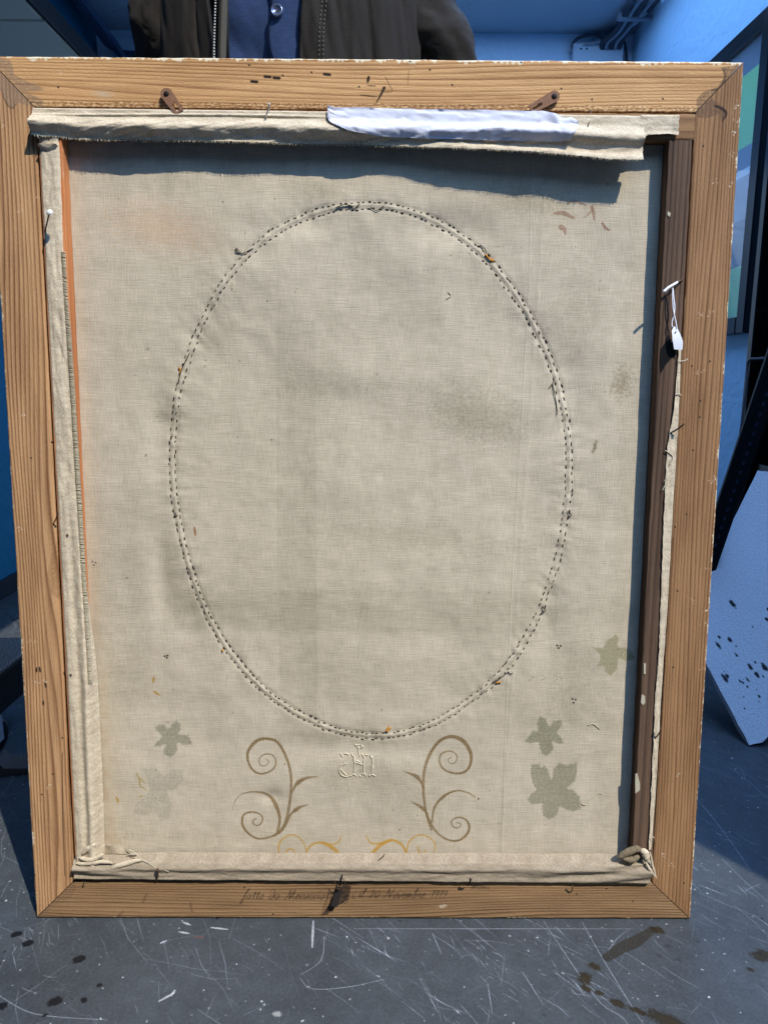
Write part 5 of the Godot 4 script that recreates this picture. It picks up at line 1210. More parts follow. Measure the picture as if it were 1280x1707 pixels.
func build_fixings() -> void:
	var frame: Node3D = get_node("picture_frame")
	var V := func(a: Vector3, b: Vector3) -> PackedVector3Array: return PackedVector3Array([a, a.lerp(b, 0.5) + Vector3(0.0012, 0, 0.001), b])
	nail(frame, V.call(Vector3(-0.4649, 1.0615, -0.004), Vector3(-0.4401, 1.0853, 0.03)), 0.0011, 0.0, M.nail)
	part(frame, "nail_head", lathe(PackedVector2Array([Vector2(0.0045, -0.0006), Vector2(0.0042, 0.0006), Vector2(0, 0.0012)]), 14, Transform3D(Basis(Vector3.RIGHT, -0.35), Vector3(-0.4387, 1.0879, 0.031))), M.bright)
	nail(frame, V.call(Vector3(-0.4616, 0.6291, -0.002), Vector3(-0.4448, 0.6293, 0.01)), 0.0009, 0.0016, M.nail)
	nail(frame, V.call(Vector3(-0.4703, 0.6439, -0.001), Vector3(-0.4548, 0.6636, 0.016)), 0.0009, 0.0015, M.nail)
	nail(frame, V.call(Vector3(-0.466, 0.4115, -0.002), Vector3(-0.4494, 0.4123, 0.011)), 0.0010, 0.0014, M.nail)
	nail(frame, V.call(Vector3(-0.1397, 1.2231, 0.009), Vector3(-0.1323, 1.2355, 0.024)), 0.0012, 0.0, M.bright)
	nail(frame, V.call(Vector3(0.3173, 1.2386, 0), Vector3(0.3086, 1.2045, 0.012)), 0.0012, 0.0030, M.nail)
	nail(frame, V.call(Vector3(-0.3326, 0.068, 0.004), Vector3(-0.3256, 0.0957, 0.018)), 0.0017, 0.0024, M.nail)
	nail(frame, V.call(Vector3(0.1656, 0.0635, 0.008), Vector3(0.1683, 0.0831, 0.022)), 0.0014, 0.0022, M.black_iron)
	nail(frame, V.call(Vector3(0.4518, 0.7859, 0.008), Vector3(0.465, 0.7994, 0.022)), 0.0013, 0.0022, M.nail)
	nail(frame, V.call(Vector3(0.4532, 0.3115, 0.008), Vector3(0.4578, 0.3316, 0.018)), 0.0010, 0.0018, M.nail)
	nail(frame, V.call(Vector3(-0.4534, 0.0519, -0.001), Vector3(-0.4463, 0.0696, 0.01)), 0.0008, 0.0, M.nail)
	nail(frame, V.call(Vector3(0.0251, 0.1047, 0.002), Vector3(0.0316, 0.1217, 0.016)), 0.0008, 0.0, M.black_iron)
	nail(frame, V.call(Vector3(0.3333, 0.0483, 0.002), Vector3(0.3326, 0.0642, 0.01)), 0.0009, 0.0014, M.nail)
	# the two pivoting metal clips on the top rail
	var clip := func(a: Vector2, b: Vector2, wd: float, z: float, tilt: float, label: String) -> void:
		var o := Node3D.new()
		o.name = "retaining_clip"
		frame.add_child(o, true)
		o.set_meta("label", label)
		var d := (b - a).normalized()
		var ln := a.distance_to(b)
		var xf := Transform3D(Basis(Vector3(d.x, d.y, 0), Vector3(-d.y, d.x, 0), Vector3(0, 0, 1)) * Basis(Vector3(0, 1, 0), tilt), Vector3(a.x, a.y, z))
		var out := PackedVector2Array()
		for k in 11:
			var an := PI / 2.0 + PI * k / 10.0
			out.append(Vector2(cos(an), sin(an)) * wd)
		out.append_array([Vector2(ln, -wd * 0.8), Vector2(ln, wd * 0.8)])
		# the slot is a notch cut from the free end
		var slot := PackedVector2Array([Vector2(ln * 0.55, -wd * 0.28), Vector2(ln * 0.50, 0), Vector2(ln * 0.55, wd * 0.28), Vector2(ln * 0.92, wd * 0.28), Vector2(ln * 0.92, -wd * 0.28)])
		var st := begin()
		var body := PackedVector2Array(out)
		# cut: build as two halves round the slot
		var up := Geometry2D.clip_polygons(body, slot)
		if up.size() == 1: add_prism(st, up[0], -0.0008, 0.0008, xf, 0.0)
		else:
			var half := Geometry2D.intersect_polygons(body, PackedVector2Array([Vector2(-1, 0), Vector2(1, 0), Vector2(1, 1), Vector2(-1, 1)]))
			for hpoly: PackedVector2Array in Geometry2D.clip_polygons(half[0], slot): add_prism(st, hpoly, -0.0008, 0.0008, xf, 0.0)
			half = Geometry2D.intersect_polygons(body, PackedVector2Array([Vector2(-1, 0), Vector2(1, 0), Vector2(1, -1), Vector2(-1, -1)]))
			for hpoly: PackedVector2Array in Geometry2D.clip_polygons(half[0], slot): add_prism(st, hpoly, -0.0008, 0.0008, xf, 0.0)
		part(o, "plate", finish(st), M.iron)
		part(o, "screw", lathe(PackedVector2Array([Vector2(0.0040, 0.0), Vector2(0.0036, 0.0010), Vector2(0.0024, 0.0016), Vector2(0.0, 0.0018)]), 14, Transform3D(Basis(), Vector3(a.x, a.y, z + 0.0006))), M.black_iron)
		part(o, "spacer", lathe(PackedVector2Array([Vector2(0.003, -z), Vector2(0.003, 0.0)]), 10, Transform3D(Basis(), Vector3(a.x, a.y, z))), M.black_iron)
	clip.call(Vector2(PackedVector2Array([Vector2(-0.278, 1.2534)])[0]), Vector2(Vector3(-0.2592, 1.2283, 0.01).x, Vector3(-0.2592, 1.2283, 0.01).y), 0.0086, 0.006, -0.12, "rusty metal clip at the left of the top rail")
	clip.call(Vector2(PackedVector2Array([Vector2(0.2641, 1.2549)])[0]), Vector2(Vector3(0.2313, 1.2364, 0.006).x, Vector3(0.2313, 1.2364, 0.006).y), 0.0078, 0.0045, -0.05, "rusty slotted metal clip at the right of the top rail")
	# broken black hook on the bottom rail
	var hook := Node3D.new()
	hook.name = "broken_hook"
	frame.add_child(hook, true)
	var st := begin()
	var hx := Transform3D(Basis(Vector3.RIGHT, -0.5), Vector3(-0.0452, 0.0395, 0.004))
	add_prism(st, PackedVector2Array([Vector2(-0.008, -0.012), Vector2(0.002, -0.014), Vector2(0.008, 0.002), Vector2(0.015, 0.026), Vector2(0.012, 0.030), Vector2(0.007, 0.024), Vector2(0.003, 0.031), Vector2(-0.001, 0.024), Vector2(-0.003, 0.004)]), 0.0, 0.0016, hx, 0.0)
	part(hook, "plate", finish(st), M.black_iron)
	part(hook, "wire", tube(smooth3(PackedVector3Array([Vector3(-0.0462, 0.0745, 0.016), Vector3(-0.0425, 0.0684, 0.016), Vector3(-0.0348, 0.0664, 0.016), Vector3(-0.0301, 0.0725, 0.016), Vector3(-0.0329, 0.0807, 0.016)]), 5), 0.0006, 0.0005, 6), M.nail)
	part(hook, "prong", tube(PackedVector3Array([Vector3(-0.039, 0.0602, 0.01), Vector3(-0.0361, 0.0747, 0.01), Vector3(-0.0342, 0.0829, 0.01)]), 0.0016, 0.0008, 6), M.black_iron)
	# price tag on its string
	var tagn := thing("price_tag", "small blank white tag hanging on white string at the dark right stretcher bar", "tag", "", lean)
	part(tagn, "card", grid(6, 10, func(u: float, v: float):
		var a := PackedVector3Array([Vector3(0.4429, 0.9353, 0.014), Vector3(0.4459, 0.9396, 0.014), Vector3(0.4495, 0.939, 0.014), Vector3(0.4546, 0.9298, 0.014), Vector3(0.4597, 0.9179, 0.014), Vector3(0.46, 0.9062, 0.014), Vector3(0.448, 0.9071, 0.014), Vector3(0.4444, 0.9218, 0.014)])
		var l: Vector3 = a[0].lerp(a[7], clampf(v * 1.6, 0, 1)) if v < 0.6 else a[7].lerp(a[6], (v - 0.6) / 0.4)
		var r: Vector3 = a[2].lerp(a[3], v / 0.3) if v < 0.3 else (a[3].lerp(a[4], (v - 0.3) / 0.35) if v < 0.65 else a[4].lerp(a[5], (v - 0.65) / 0.35))
		if v < 0.01: l = a[1]
		return l.lerp(r, u) + Vector3(0, 0, 0.0015 * sin(v * 3.0) + 0.0006 * u)), M.white)
	part(tagn, "hole", lathe(PackedVector2Array([Vector2(0.0012, 0.0), Vector2(0, 0.0003)]), 10, Transform3D(Basis(), Vector3(0.4481, 0.9314, 0.0165))), M.black_iron)
	part(tagn, "string", tube(smooth3(PackedVector3Array([Vector3(0.4409, 0.9936, 0.015), Vector3(0.4412, 0.9818, 0.015), Vector3(0.4426, 0.9677, 0.015), Vector3(0.4449, 0.9566, 0.015), Vector3(0.4481, 0.9456, 0.015), Vector3(0.4501, 0.9361, 0.015), Vector3(0.4487, 0.9321, 0.015)]), 4), 0.0008, 0.0008, 6), M.white)
	part(tagn, "string", tube(smooth3(PackedVector3Array([Vector3(0.4413, 0.9938, 0.014), Vector3(0.4437, 0.9789, 0.014), Vector3(0.4457, 0.9663, 0.014), Vector3(0.445, 0.9552, 0.014), Vector3(0.4429, 0.9457, 0.014), Vector3(0.4435, 0.9385, 0.014)]), 4), 0.0008, 0.0008, 6), M.white)
	part(tagn, "knotted_string", tube(smooth3(PackedVector3Array([Vector3(0.4264, 0.9869, 0.02), Vector3(0.4326, 0.9927, 0.02), Vector3(0.4411, 0.9978, 0.018), Vector3(0.4489, 1.0024, 0.014)]), 4), 0.0022, 0.0015, 7), M.white)
	part(tagn, "nail", tube(PackedVector3Array([Vector3(0.4583, 1.0067, 0.006), Vector3(0.4478, 1.0018, 0.016)]), 0.0012, 0.0012, 6), M.nail)

# ---------------------------------------------------------------- the person holding the frame
func sdf_mesh(bones: Array, cell: float, k: float) -> ArrayMesh:
	var lo := Vector3(1e9, 1e9, 1e9)
	var hi := -lo
	for b in bones:
		var r: float = maxf(b[2], b[3]) + cell * 2.0
		lo = lo.min(b[0] - Vector3(r, r, r)).min(b[1] - Vector3(r, r, r))
		hi = hi.max(b[0] + Vector3(r, r, r)).max(b[1] + Vector3(r, r, r))
	var n := Vector3i(((hi - lo) / cell).ceil()) + Vector3i.ONE
	var f := PackedFloat32Array()
	f.resize(n.x * n.y * n.z)
	f.fill(1.0)
	for b in bones:
		var a: Vector3 = b[0]
		var d: Vector3 = b[1] - a
		var dd := maxf(d.length_squared(), 1e-9)
		var r0: float = b[2]
		var r1: float = b[3]
		var pad := maxf(r0, r1) + k + cell * 2.0
		var mn := Vector3i(((a.min(b[1]) - Vector3(pad, pad, pad) - lo) / cell).floor()).clamp(Vector3i.ZERO, n - Vector3i.ONE)
		var mx := Vector3i(((a.max(b[1]) + Vector3(pad, pad, pad) - lo) / cell).ceil()).clamp(Vector3i.ZERO, n - Vector3i.ONE)
		for z in range(mn.z, mx.z + 1):
			for y in range(mn.y, mx.y + 1):
				var i := (z * n.y + y) * n.x + mn.x
				for x in range(mn.x, mx.x + 1):
					var p := lo + Vector3(x, y, z) * cell - a
					var t := clampf(p.dot(d) / dd, 0.0, 1.0)
					var v := (p - d * t).length() - lerpf(r0, r1, t)
					var o := f[i]
					var h := maxf(k - absf(o - v), 0.0)
					f[i] = minf(o, v) - h * h / (4.0 * k)
					i += 1
	var st := SurfaceTool.new()
	st.begin(Mesh.PRIMITIVE_TRIANGLES)
	st.set_smooth_group(0)
	var id := PackedInt32Array()
	id.resize(f.size())
	id.fill(-1)
	var cnt := 0
	var sx := 1
	var sy := n.x
	var sz := n.x * n.y
	for z in n.z - 1:
		for y in n.y - 1:
			for x in n.x - 1:
				var i := z * sz + y * sy + x
				var ins := 0
				for c in 8:
					if f[i + (c & 1) + ((c >> 1) & 1) * sy + (c >> 2) * sz] < 0.0: ins += 1
				if ins == 0 or ins == 8: continue
				var acc := Vector3()
				var m := 0
				for e in 12:
					var ax := e / 4
					var u := e % 4
					var o := Vector3i()
					o[(ax + 1) % 3] = u & 1
					o[(ax + 2) % 3] = u >> 1
					var q := o
					q[ax] = 1
					var va := f[i + o.x + o.y * sy + o.z * sz]
					var vb := f[i + q.x + q.y * sy + q.z * sz]
					if (va < 0.0) != (vb < 0.0):
						acc += Vector3(o).lerp(Vector3(q), va / (va - vb))
						m += 1
				id[i] = cnt
				cnt += 1
				st.add_vertex(lo + (Vector3(x, y, z) + acc / m) * cell)
	for z in range(1, n.z - 1):
		for y in range(1, n.y - 1):
			for x in range(1, n.x - 1):
				var i := z * sz + y * sy + x
				var ina := f[i] < 0.0
				for ax in 3:
					var stp: int = [sx, sy, sz][ax]
					if ina == (f[i + stp] < 0.0): continue
					var s1: int = [sy, sz, sx][ax]
					var s2: int = [sz, sx, sy][ax]
					var q := [id[i - s1 - s2], id[i - s2], id[i], id[i - s1]]
					if q.min() < 0: continue
					if ina: q = [q[0], q[3], q[2], q[1]]
					for t in [0, 1, 2, 0, 2, 3]: st.add_index(q[t])
	st.generate_normals()
	return st.commit()

func build_person() -> void:
	var root := thing("person", "person in dark jacket over navy buttoned cardigan, standing behind the picture frame", "person")
	var cx := -0.125
	var zc := -0.315
	var skin := smat(Color(0.80, 0.60, 0.50), 0.6)
	skin.subsurf_scatter_enabled = true
	skin.subsurf_scatter_strength = 0.1
	var L := {"sh": Vector3(cx - 0.195, 1.505, zc), "el": Vector3(cx - 0.235, 1.22, zc - 0.02), "wr": Vector3(cx - 0.20, 1.05, -0.185)}
	var R := {"sh": Vector3(cx + 0.195, 1.505, zc), "el": Vector3(cx + 0.31, 1.25, zc - 0.02), "wr": Vector3(cx + 0.25, 1.05, -0.185)}
	var V := func(x: float, y: float, z: float) -> Vector3: return Vector3(cx + x, y, zc + z)
	var bones := [
		[V.call(0, 1.00, 0), V.call(0, 1.22, 0.0), 0.125, 0.125], [V.call(-0.05, 1.20, 0), V.call(-0.09, 1.44, 0), 0.11, 0.085], [V.call(0.05, 1.20, 0), V.call(0.09, 1.44, 0), 0.11, 0.085],
		[V.call(0, 1.46, -0.01), V.call(0, 1.60, 0.01), 0.062, 0.055], [V.call(-0.17, 1.49, 0), V.call(0.17, 1.49, 0), 0.055, 0.055],
		[V.call(0, 1.70, 0.0), V.call(0, 1.76, -0.015), 0.078, 0.088], [V.call(0, 1.635, 0.045), V.call(0, 1.69, 0.05), 0.038, 0.055], [V.call(0, 1.70, 0.098), V.call(0, 1.675, 0.112), 0.009, 0.014],
		[V.call(-0.022, 1.642, 0.088), V.call(0.022, 1.642, 0.088), 0.008, 0.008], [V.call(-0.083, 1.70, -0.01), V.call(-0.087, 1.67, -0.005), 0.014, 0.010], [V.call(0.083, 1.70, -0.01), V.call(0.087, 1.67, -0.005), 0.014, 0.010],
		[L.sh, L.el, 0.055, 0.042], [L.el, L.wr, 0.042, 0.028], [R.sh, R.el, 0.055, 0.042], [R.el, R.wr, 0.042, 0.028]]
	for s: float in [-1.0, 1.0]:
		bones.append([V.call(0.09 * s, 0.98, 0), V.call(0.10 * s, 0.52, 0.01), 0.09, 0.058])
		bones.append([V.call(0.10 * s, 0.52, 0.01), V.call(0.11 * s, 0.09, -0.02), 0.056, 0.038])
		bones.append([V.call(0.11 * s, 0.05, -0.04), V.call(0.125 * s, 0.035, 0.13), 0.038, 0.028])
	part(root, "body", sdf_mesh(bones, 0.013, 0.035), skin)
	# hands flat against the front of the frame, fingers slightly bent
	for a: Array in [[L.wr, -1.0], [R.wr, 1.0]]:
		var w: Vector3 = a[0]
		var s: float = a[1]
		var hb := [[w, w + Vector3(0, -0.02, 0.02), 0.027, 0.024]]
		for f in 4:
			var kx := (f - 1.5) * 0.021 * s
			var ln: float = [0.072, 0.082, 0.076, 0.060][f]
			var kn := w + Vector3(kx, 0.045 - absf(f - 1.4) * 0.004, 0.052)
			hb.append([w + Vector3(kx * 0.6, -0.01, 0.025), kn, 0.015, 0.011])
			hb.append([kn, kn + Vector3(kx * 0.2, ln * 0.5, 0.010), 0.0092, 0.0085])
			hb.append([kn + Vector3(kx * 0.2, ln * 0.5, 0.010), kn + Vector3(kx * 0.3, ln, 0.006), 0.0085, 0.0070])
		hb.append([w + Vector3(-0.025 * s, -0.005, 0.025), w + Vector3(-0.052 * s, 0.02, 0.045), 0.013, 0.010])
		hb.append([w + Vector3(-0.052 * s, 0.02, 0.045), w + Vector3(-0.060 * s, 0.05, 0.055), 0.010, 0.008])
		part(root, "hand", sdf_mesh(hb, 0.0045, 0.008), skin)
	var hairm := smat(Color(0.20, 0.16, 0.13), 0.8, null, M.speck, 0.3)
	part(root, "hair", sdf_mesh([[V.call(0, 1.765, -0.025), V.call(0, 1.74, -0.05), 0.092, 0.088], [V.call(0, 1.70, -0.07), V.call(0, 1.66, -0.065), 0.062, 0.05], [V.call(-0.05, 1.79, 0.04), V.call(0.05, 1.79, 0.04), 0.035, 0.035]], 0.012, 0.03), hairm)
	for s: float in [-1.0, 1.0]:
		part(root, "eye", lathe(PackedVector2Array([Vector2(0.009, 0), Vector2(0.007, 0.005), Vector2(0, 0.007)]), 12, Transform3D(Basis(), V.call(0.030 * s, 1.708, 0.094))), M.white)
		part(root, "iris", lathe(PackedVector2Array([Vector2(0.0042, 0.0), Vector2(0.0, 0.0012)]), 12, Transform3D(Basis(), V.call(0.030 * s, 1.708, 0.1005))), M.thread)
		part(root, "eyebrow", tube(smooth3(PackedVector3Array([V.call(0.016 * s, 1.724, 0.104), V.call(0.032 * s, 1.729, 0.100), V.call(0.048 * s, 1.724, 0.086)]), 4), 0.0032, 0.002, 6), hairm)
		part(root, "shoe", sdf_mesh([[V.call(0.11 * s, 0.05, -0.05), V.call(0.125 * s, 0.042, 0.14), 0.046, 0.036]], 0.012, 0.01), M.black_iron)
	part(root, "lips", tube(smooth3(PackedVector3Array([V.call(-0.023, 1.642, 0.092), V.call(-0.008, 1.645, 0.099), V.call(0.008, 1.645, 0.099), V.call(0.023, 1.642, 0.092)]), 4), 0.0045, 0.0045, 7), smat(Color(0.62, 0.36, 0.33), 0.6))
	var trous := []
	for s: float in [-1.0, 1.0]:
		trous.append([V.call(0.08 * s, 0.98, 0), V.call(0.10 * s, 0.52, 0.01), 0.105, 0.078])
		trous.append([V.call(0.10 * s, 0.52, 0.01), V.call(0.11 * s, 0.11, -0.02), 0.076, 0.062])
	trous.append([V.call(0, 1.06, 0), V.call(0, 0.98, 0), 0.13, 0.13])
	part(root, "trousers", sdf_mesh(trous, 0.014, 0.04), smat(Color(0.17, 0.19, 0.24), 0.9))
	# clothes
	var twill := triplanar(smat(Color(0.135, 0.122, 0.108), 0.8, M.weave_c, M.weave_h, 0.12), 9.0)
	twill.albedo_color = Color(0.17, 0.155, 0.14)
	twill.rim_enabled = true
	twill.rim = 0.35
	var knit := triplanar(smat(Color(0.24, 0.36, 0.64), 0.95, M.weave_c, M.weave_h, 0.14), 11.0)
	knit.rim_enabled = true
	knit.rim = 0.3
	var torso_z := func(x: float, y: float, a: float, d: float) -> float:
		return zc + d * sqrt(maxf(1.0 - pow(maxf(y - 1.43, 0.0) / 0.155, 2.0), 0.06)) * sqrt(maxf(1.0 - pow((x - cx) / a, 2.0), 0.0))
	# cardigan front
	part(root, "cardigan", grid(80, 60, func(u: float, v: float):
		var x := lerpf(cx - 0.17, cx + 0.15, u)
		var y := lerpf(0.98, 1.56, v)
		var z: float = torso_z.call(x, y, 0.19, 0.125)
		z += 0.006 * wn.get_noise_2d(x * 9.0 + y * 5.0, y * 7.0) + 0.004 * sin((x * 40.0 + y * 55.0)) * smoothstep(cx + 0.02, cx - 0.10, x)
		return Vector3(x, y, z)), knit)
	# the buttoned placket, raised, edge curling on its left
	part(root, "placket", grid(16, 70, func(u: float, v: float):
		var y := lerpf(0.98, 1.55, v)
		var xl := -0.152 + 0.006 * sin((y - 1.40) * 45.0) - 0.10 * (y - 1.42)
		var x := lerpf(xl, xl + 0.052, u)
		var z: float = torso_z.call(x, y, 0.19, 0.125) + 0.010 + 0.003 * sin(u * PI)
		if u < 0.01: z -= 0.008
		if u > 0.97: z -= 0.008
		return Vector3(x, y, z)), knit)
	var bm := smat(Color(0.42, 0.46, 0.55), 0.22)
	bm.metallic = 0.6
	for y: float in [1.408, 1.31, 1.19, 1.07]:
		var at := Transform3D(Basis(Vector3(1, 0.3, 0).normalized(), -0.15), Vector3(-0.136 - 0.10 * (y - 1.408), y, torso_z.call(-0.136, y, 0.19, 0.125) + 0.0145))
		var bt := part(root, "button", lathe(PackedVector2Array([Vector2(0.0, 0.0010), Vector2(0.0055, 0.0010), Vector2(0.0065, 0.0026), Vector2(0.0082, 0.0030), Vector2(0.0096, 0.0016), Vector2(0.0092, -0.001)]), 24, at), bm)
		for q: Vector2 in [Vector2(-0.002, 0.002), Vector2(0.002, 0.002), Vector2(-0.002, -0.002), Vector2(0.002, -0.002)]:
			part(bt, "thread_hole", lathe(PackedVector2Array([Vector2(0.0010, 0.0014), Vector2(0, 0.0016)]), 8, at * Transform3D(Basis(), Vector3(q.x, q.y, 0))), M.thread)
	# jacket: back and two fronts, each a shell with thickness
	part(root, "jacket_back", grid(50, 40, func(u: float, v: float):
		var y := lerpf(0.90, 1.56, v)
		var t := lerpf(0.12, -PI - 0.12, u)
		var w := lerpf(0.225, 0.20, clampf((y - 1.2) / 0.36, 0, 1))
		return Vector3(cx + w * cos(t), y, zc + 0.14 * sin(t) + 0.006 * wn.get_noise_2d(t * 4.0, y * 6.0))), twill)
	var jfold := func(x: float, y: float, sd: float) -> float:
		var a := wn.get_noise_2d(x * 14.0 + sd, y * 2.5)
		var b := wn.get_noise_2d(x * 38.0 + y * 9.0 + sd, y * 5.0)
		return 0.009 * a + 0.0025 * b - 0.006 * pow(1.0 - absf(wn.get_noise_2d(x * 13.0 + sd * 3.0 + y * 1.5, y * 1.2)), 9.0)
	var front := func(xa: float, xb: float, open_left: bool, sd: float) -> ArrayMesh:
		return grid(60, 70, func(u: float, v: float):
			var y := lerpf(0.88, 1.56, v)
			var e := 0.012 * sin((y - 1.30) * 14.0 + sd)
			var x := lerpf(xa + (0.0 if not open_left else e), xb + (e if not open_left else 0.0), clampf((u - 0.06) / 0.94, 0, 1) if open_left else clampf(u / 0.94, 0, 1))
			var z: float = torso_z.call(x, y, 0.232, 0.150)
			z += jfold.call(x, y, sd)
			if (open_left and u < 0.06) or (not open_left and u > 0.94): z -= 0.018
			return Vector3(x, y, z))
	part(root, "jacket_front", front.call(-0.335, -0.246, false, 1.0), twill)
	part(root, "jacket_front", front.call(-0.092, 0.085, true, 4.0), twill)
	part(root, "jacket_yoke", sdf_mesh([[V.call(-0.165, 1.495, -0.005), V.call(-0.05, 1.535, -0.03), 0.068, 0.062], [V.call(0.165, 1.495, -0.005), V.call(0.05, 1.535, -0.03), 0.068, 0.062], [V.call(-0.05, 1.535, -0.03), V.call(0.05, 1.535, -0.03), 0.066, 0.066]], 0.011, 0.03), twill)
	# left facing with the zip, turned outward
	var facing := smat(Color(0.30, 0.28, 0.24), 0.8, null, M.weave_h, 0.03)
	part(root, "facing", grid(8, 50, func(u: float, v: float):
		var y := lerpf(0.90, 1.55, v)
		var x := lerpf(-0.2235, -0.2105, u) + 0.004 * sin(y * 18.0)
		return Vector3(x, y, zc + 0.142 + 0.006 * sin(u * PI))), facing)
	part(root, "jacket_lining", grid(10, 40, func(u: float, v: float):
		var y := lerpf(0.90, 1.55, v)
		return Vector3(lerpf(-0.250, -0.212, u), y, zc + 0.118 + 0.006 * sin(u * 6.0 + y * 20.0))), smat(Color(0.05, 0.055, 0.07), 0.8))
	var st := begin(false)
	for k in 150:
		var y := 0.92 + 0.62 * k / 150.0
		add_box(st, Vector3(0.0024, 0.0018, 0.0020), Transform3D(Basis(), Vector3(-0.2285 + 0.004 * sin(y * 18.0), y, zc + 0.143)), 0.0003)
	part(root, "zip_teeth", finish(st), M.bright).set_meta("kind", "stuff")
	# right edge piping and stitched seams
	st = begin(false)
	for k in 90:
		for c in 2:
			var y := 0.95 + 0.56 * k / 90.0
			var x := -0.0600 + 0.006 * c + 0.012 * sin((y - 1.30) * 14.0 + 4.0)
			var z: float = torso_z.call(x, y, 0.232, 0.150) + jfold.call(x, y, 4.0)
			add_tube(st, PackedVector3Array([Vector3(x, y, z + 0.0008), Vector3(x, y + 0.004, z + 0.0008)]), 0.0007, 0.0007, 4)
	part(root, "seam_stitching", finish(st), smat(Color(0.42, 0.40, 0.36), 0.9)).set_meta("kind", "stuff")
	# sleeves with folds
	for a: Array in [[L, -1.0], [R, 1.0]]:
		var j: Dictionary = a[0]
		var s: float = a[1]
		var path := smooth3(PackedVector3Array([j.sh + Vector3(-0.02 * s, 0.03, 0), j.sh + Vector3(0.012 * s, -0.05, 0.012), j.sh.lerp(j.el, 0.5) + Vector3(0.0, 0, 0.012), j.el, j.el.lerp(j.wr, 0.6), j.wr + Vector3(0, 0.01, -0.005)]), 12)
		part(root, "sleeve", grid(path.size() - 1, 40, func(u: float, v: float):
			var i := int(round(u * (path.size() - 1)))
			var d := (path[mini(i + 1, path.size() - 1)] - path[maxi(i - 1, 0)]).normalized()
			var x := d.cross(Vector3(0, 0, 1)).normalized()
			var y := x.cross(d)
			var r := lerpf(0.074, 0.044, u) if s > 0 else lerpf(0.066, 0.044, u)
			var an := v * TAU
			r -= 0.007 * pow(1.0 - absf(wn.get_noise_3d(cos(an) * 1.1 + 5.0, sin(an) * 1.1, u * 6.0 + an * 0.3 + s * 3.0)), 6.0)
			r += 0.004 * sin(u * 30.0 + cos(an + 0.6) * 2.4) * smoothstep(0.02, 0.3, u) + 0.004 * wn.get_noise_3d(cos(an) * 1.4, sin(an) * 1.4, u * 9.0 + s)
			return path[i] + (x * cos(an) + y * sin(an)) * r), twill)

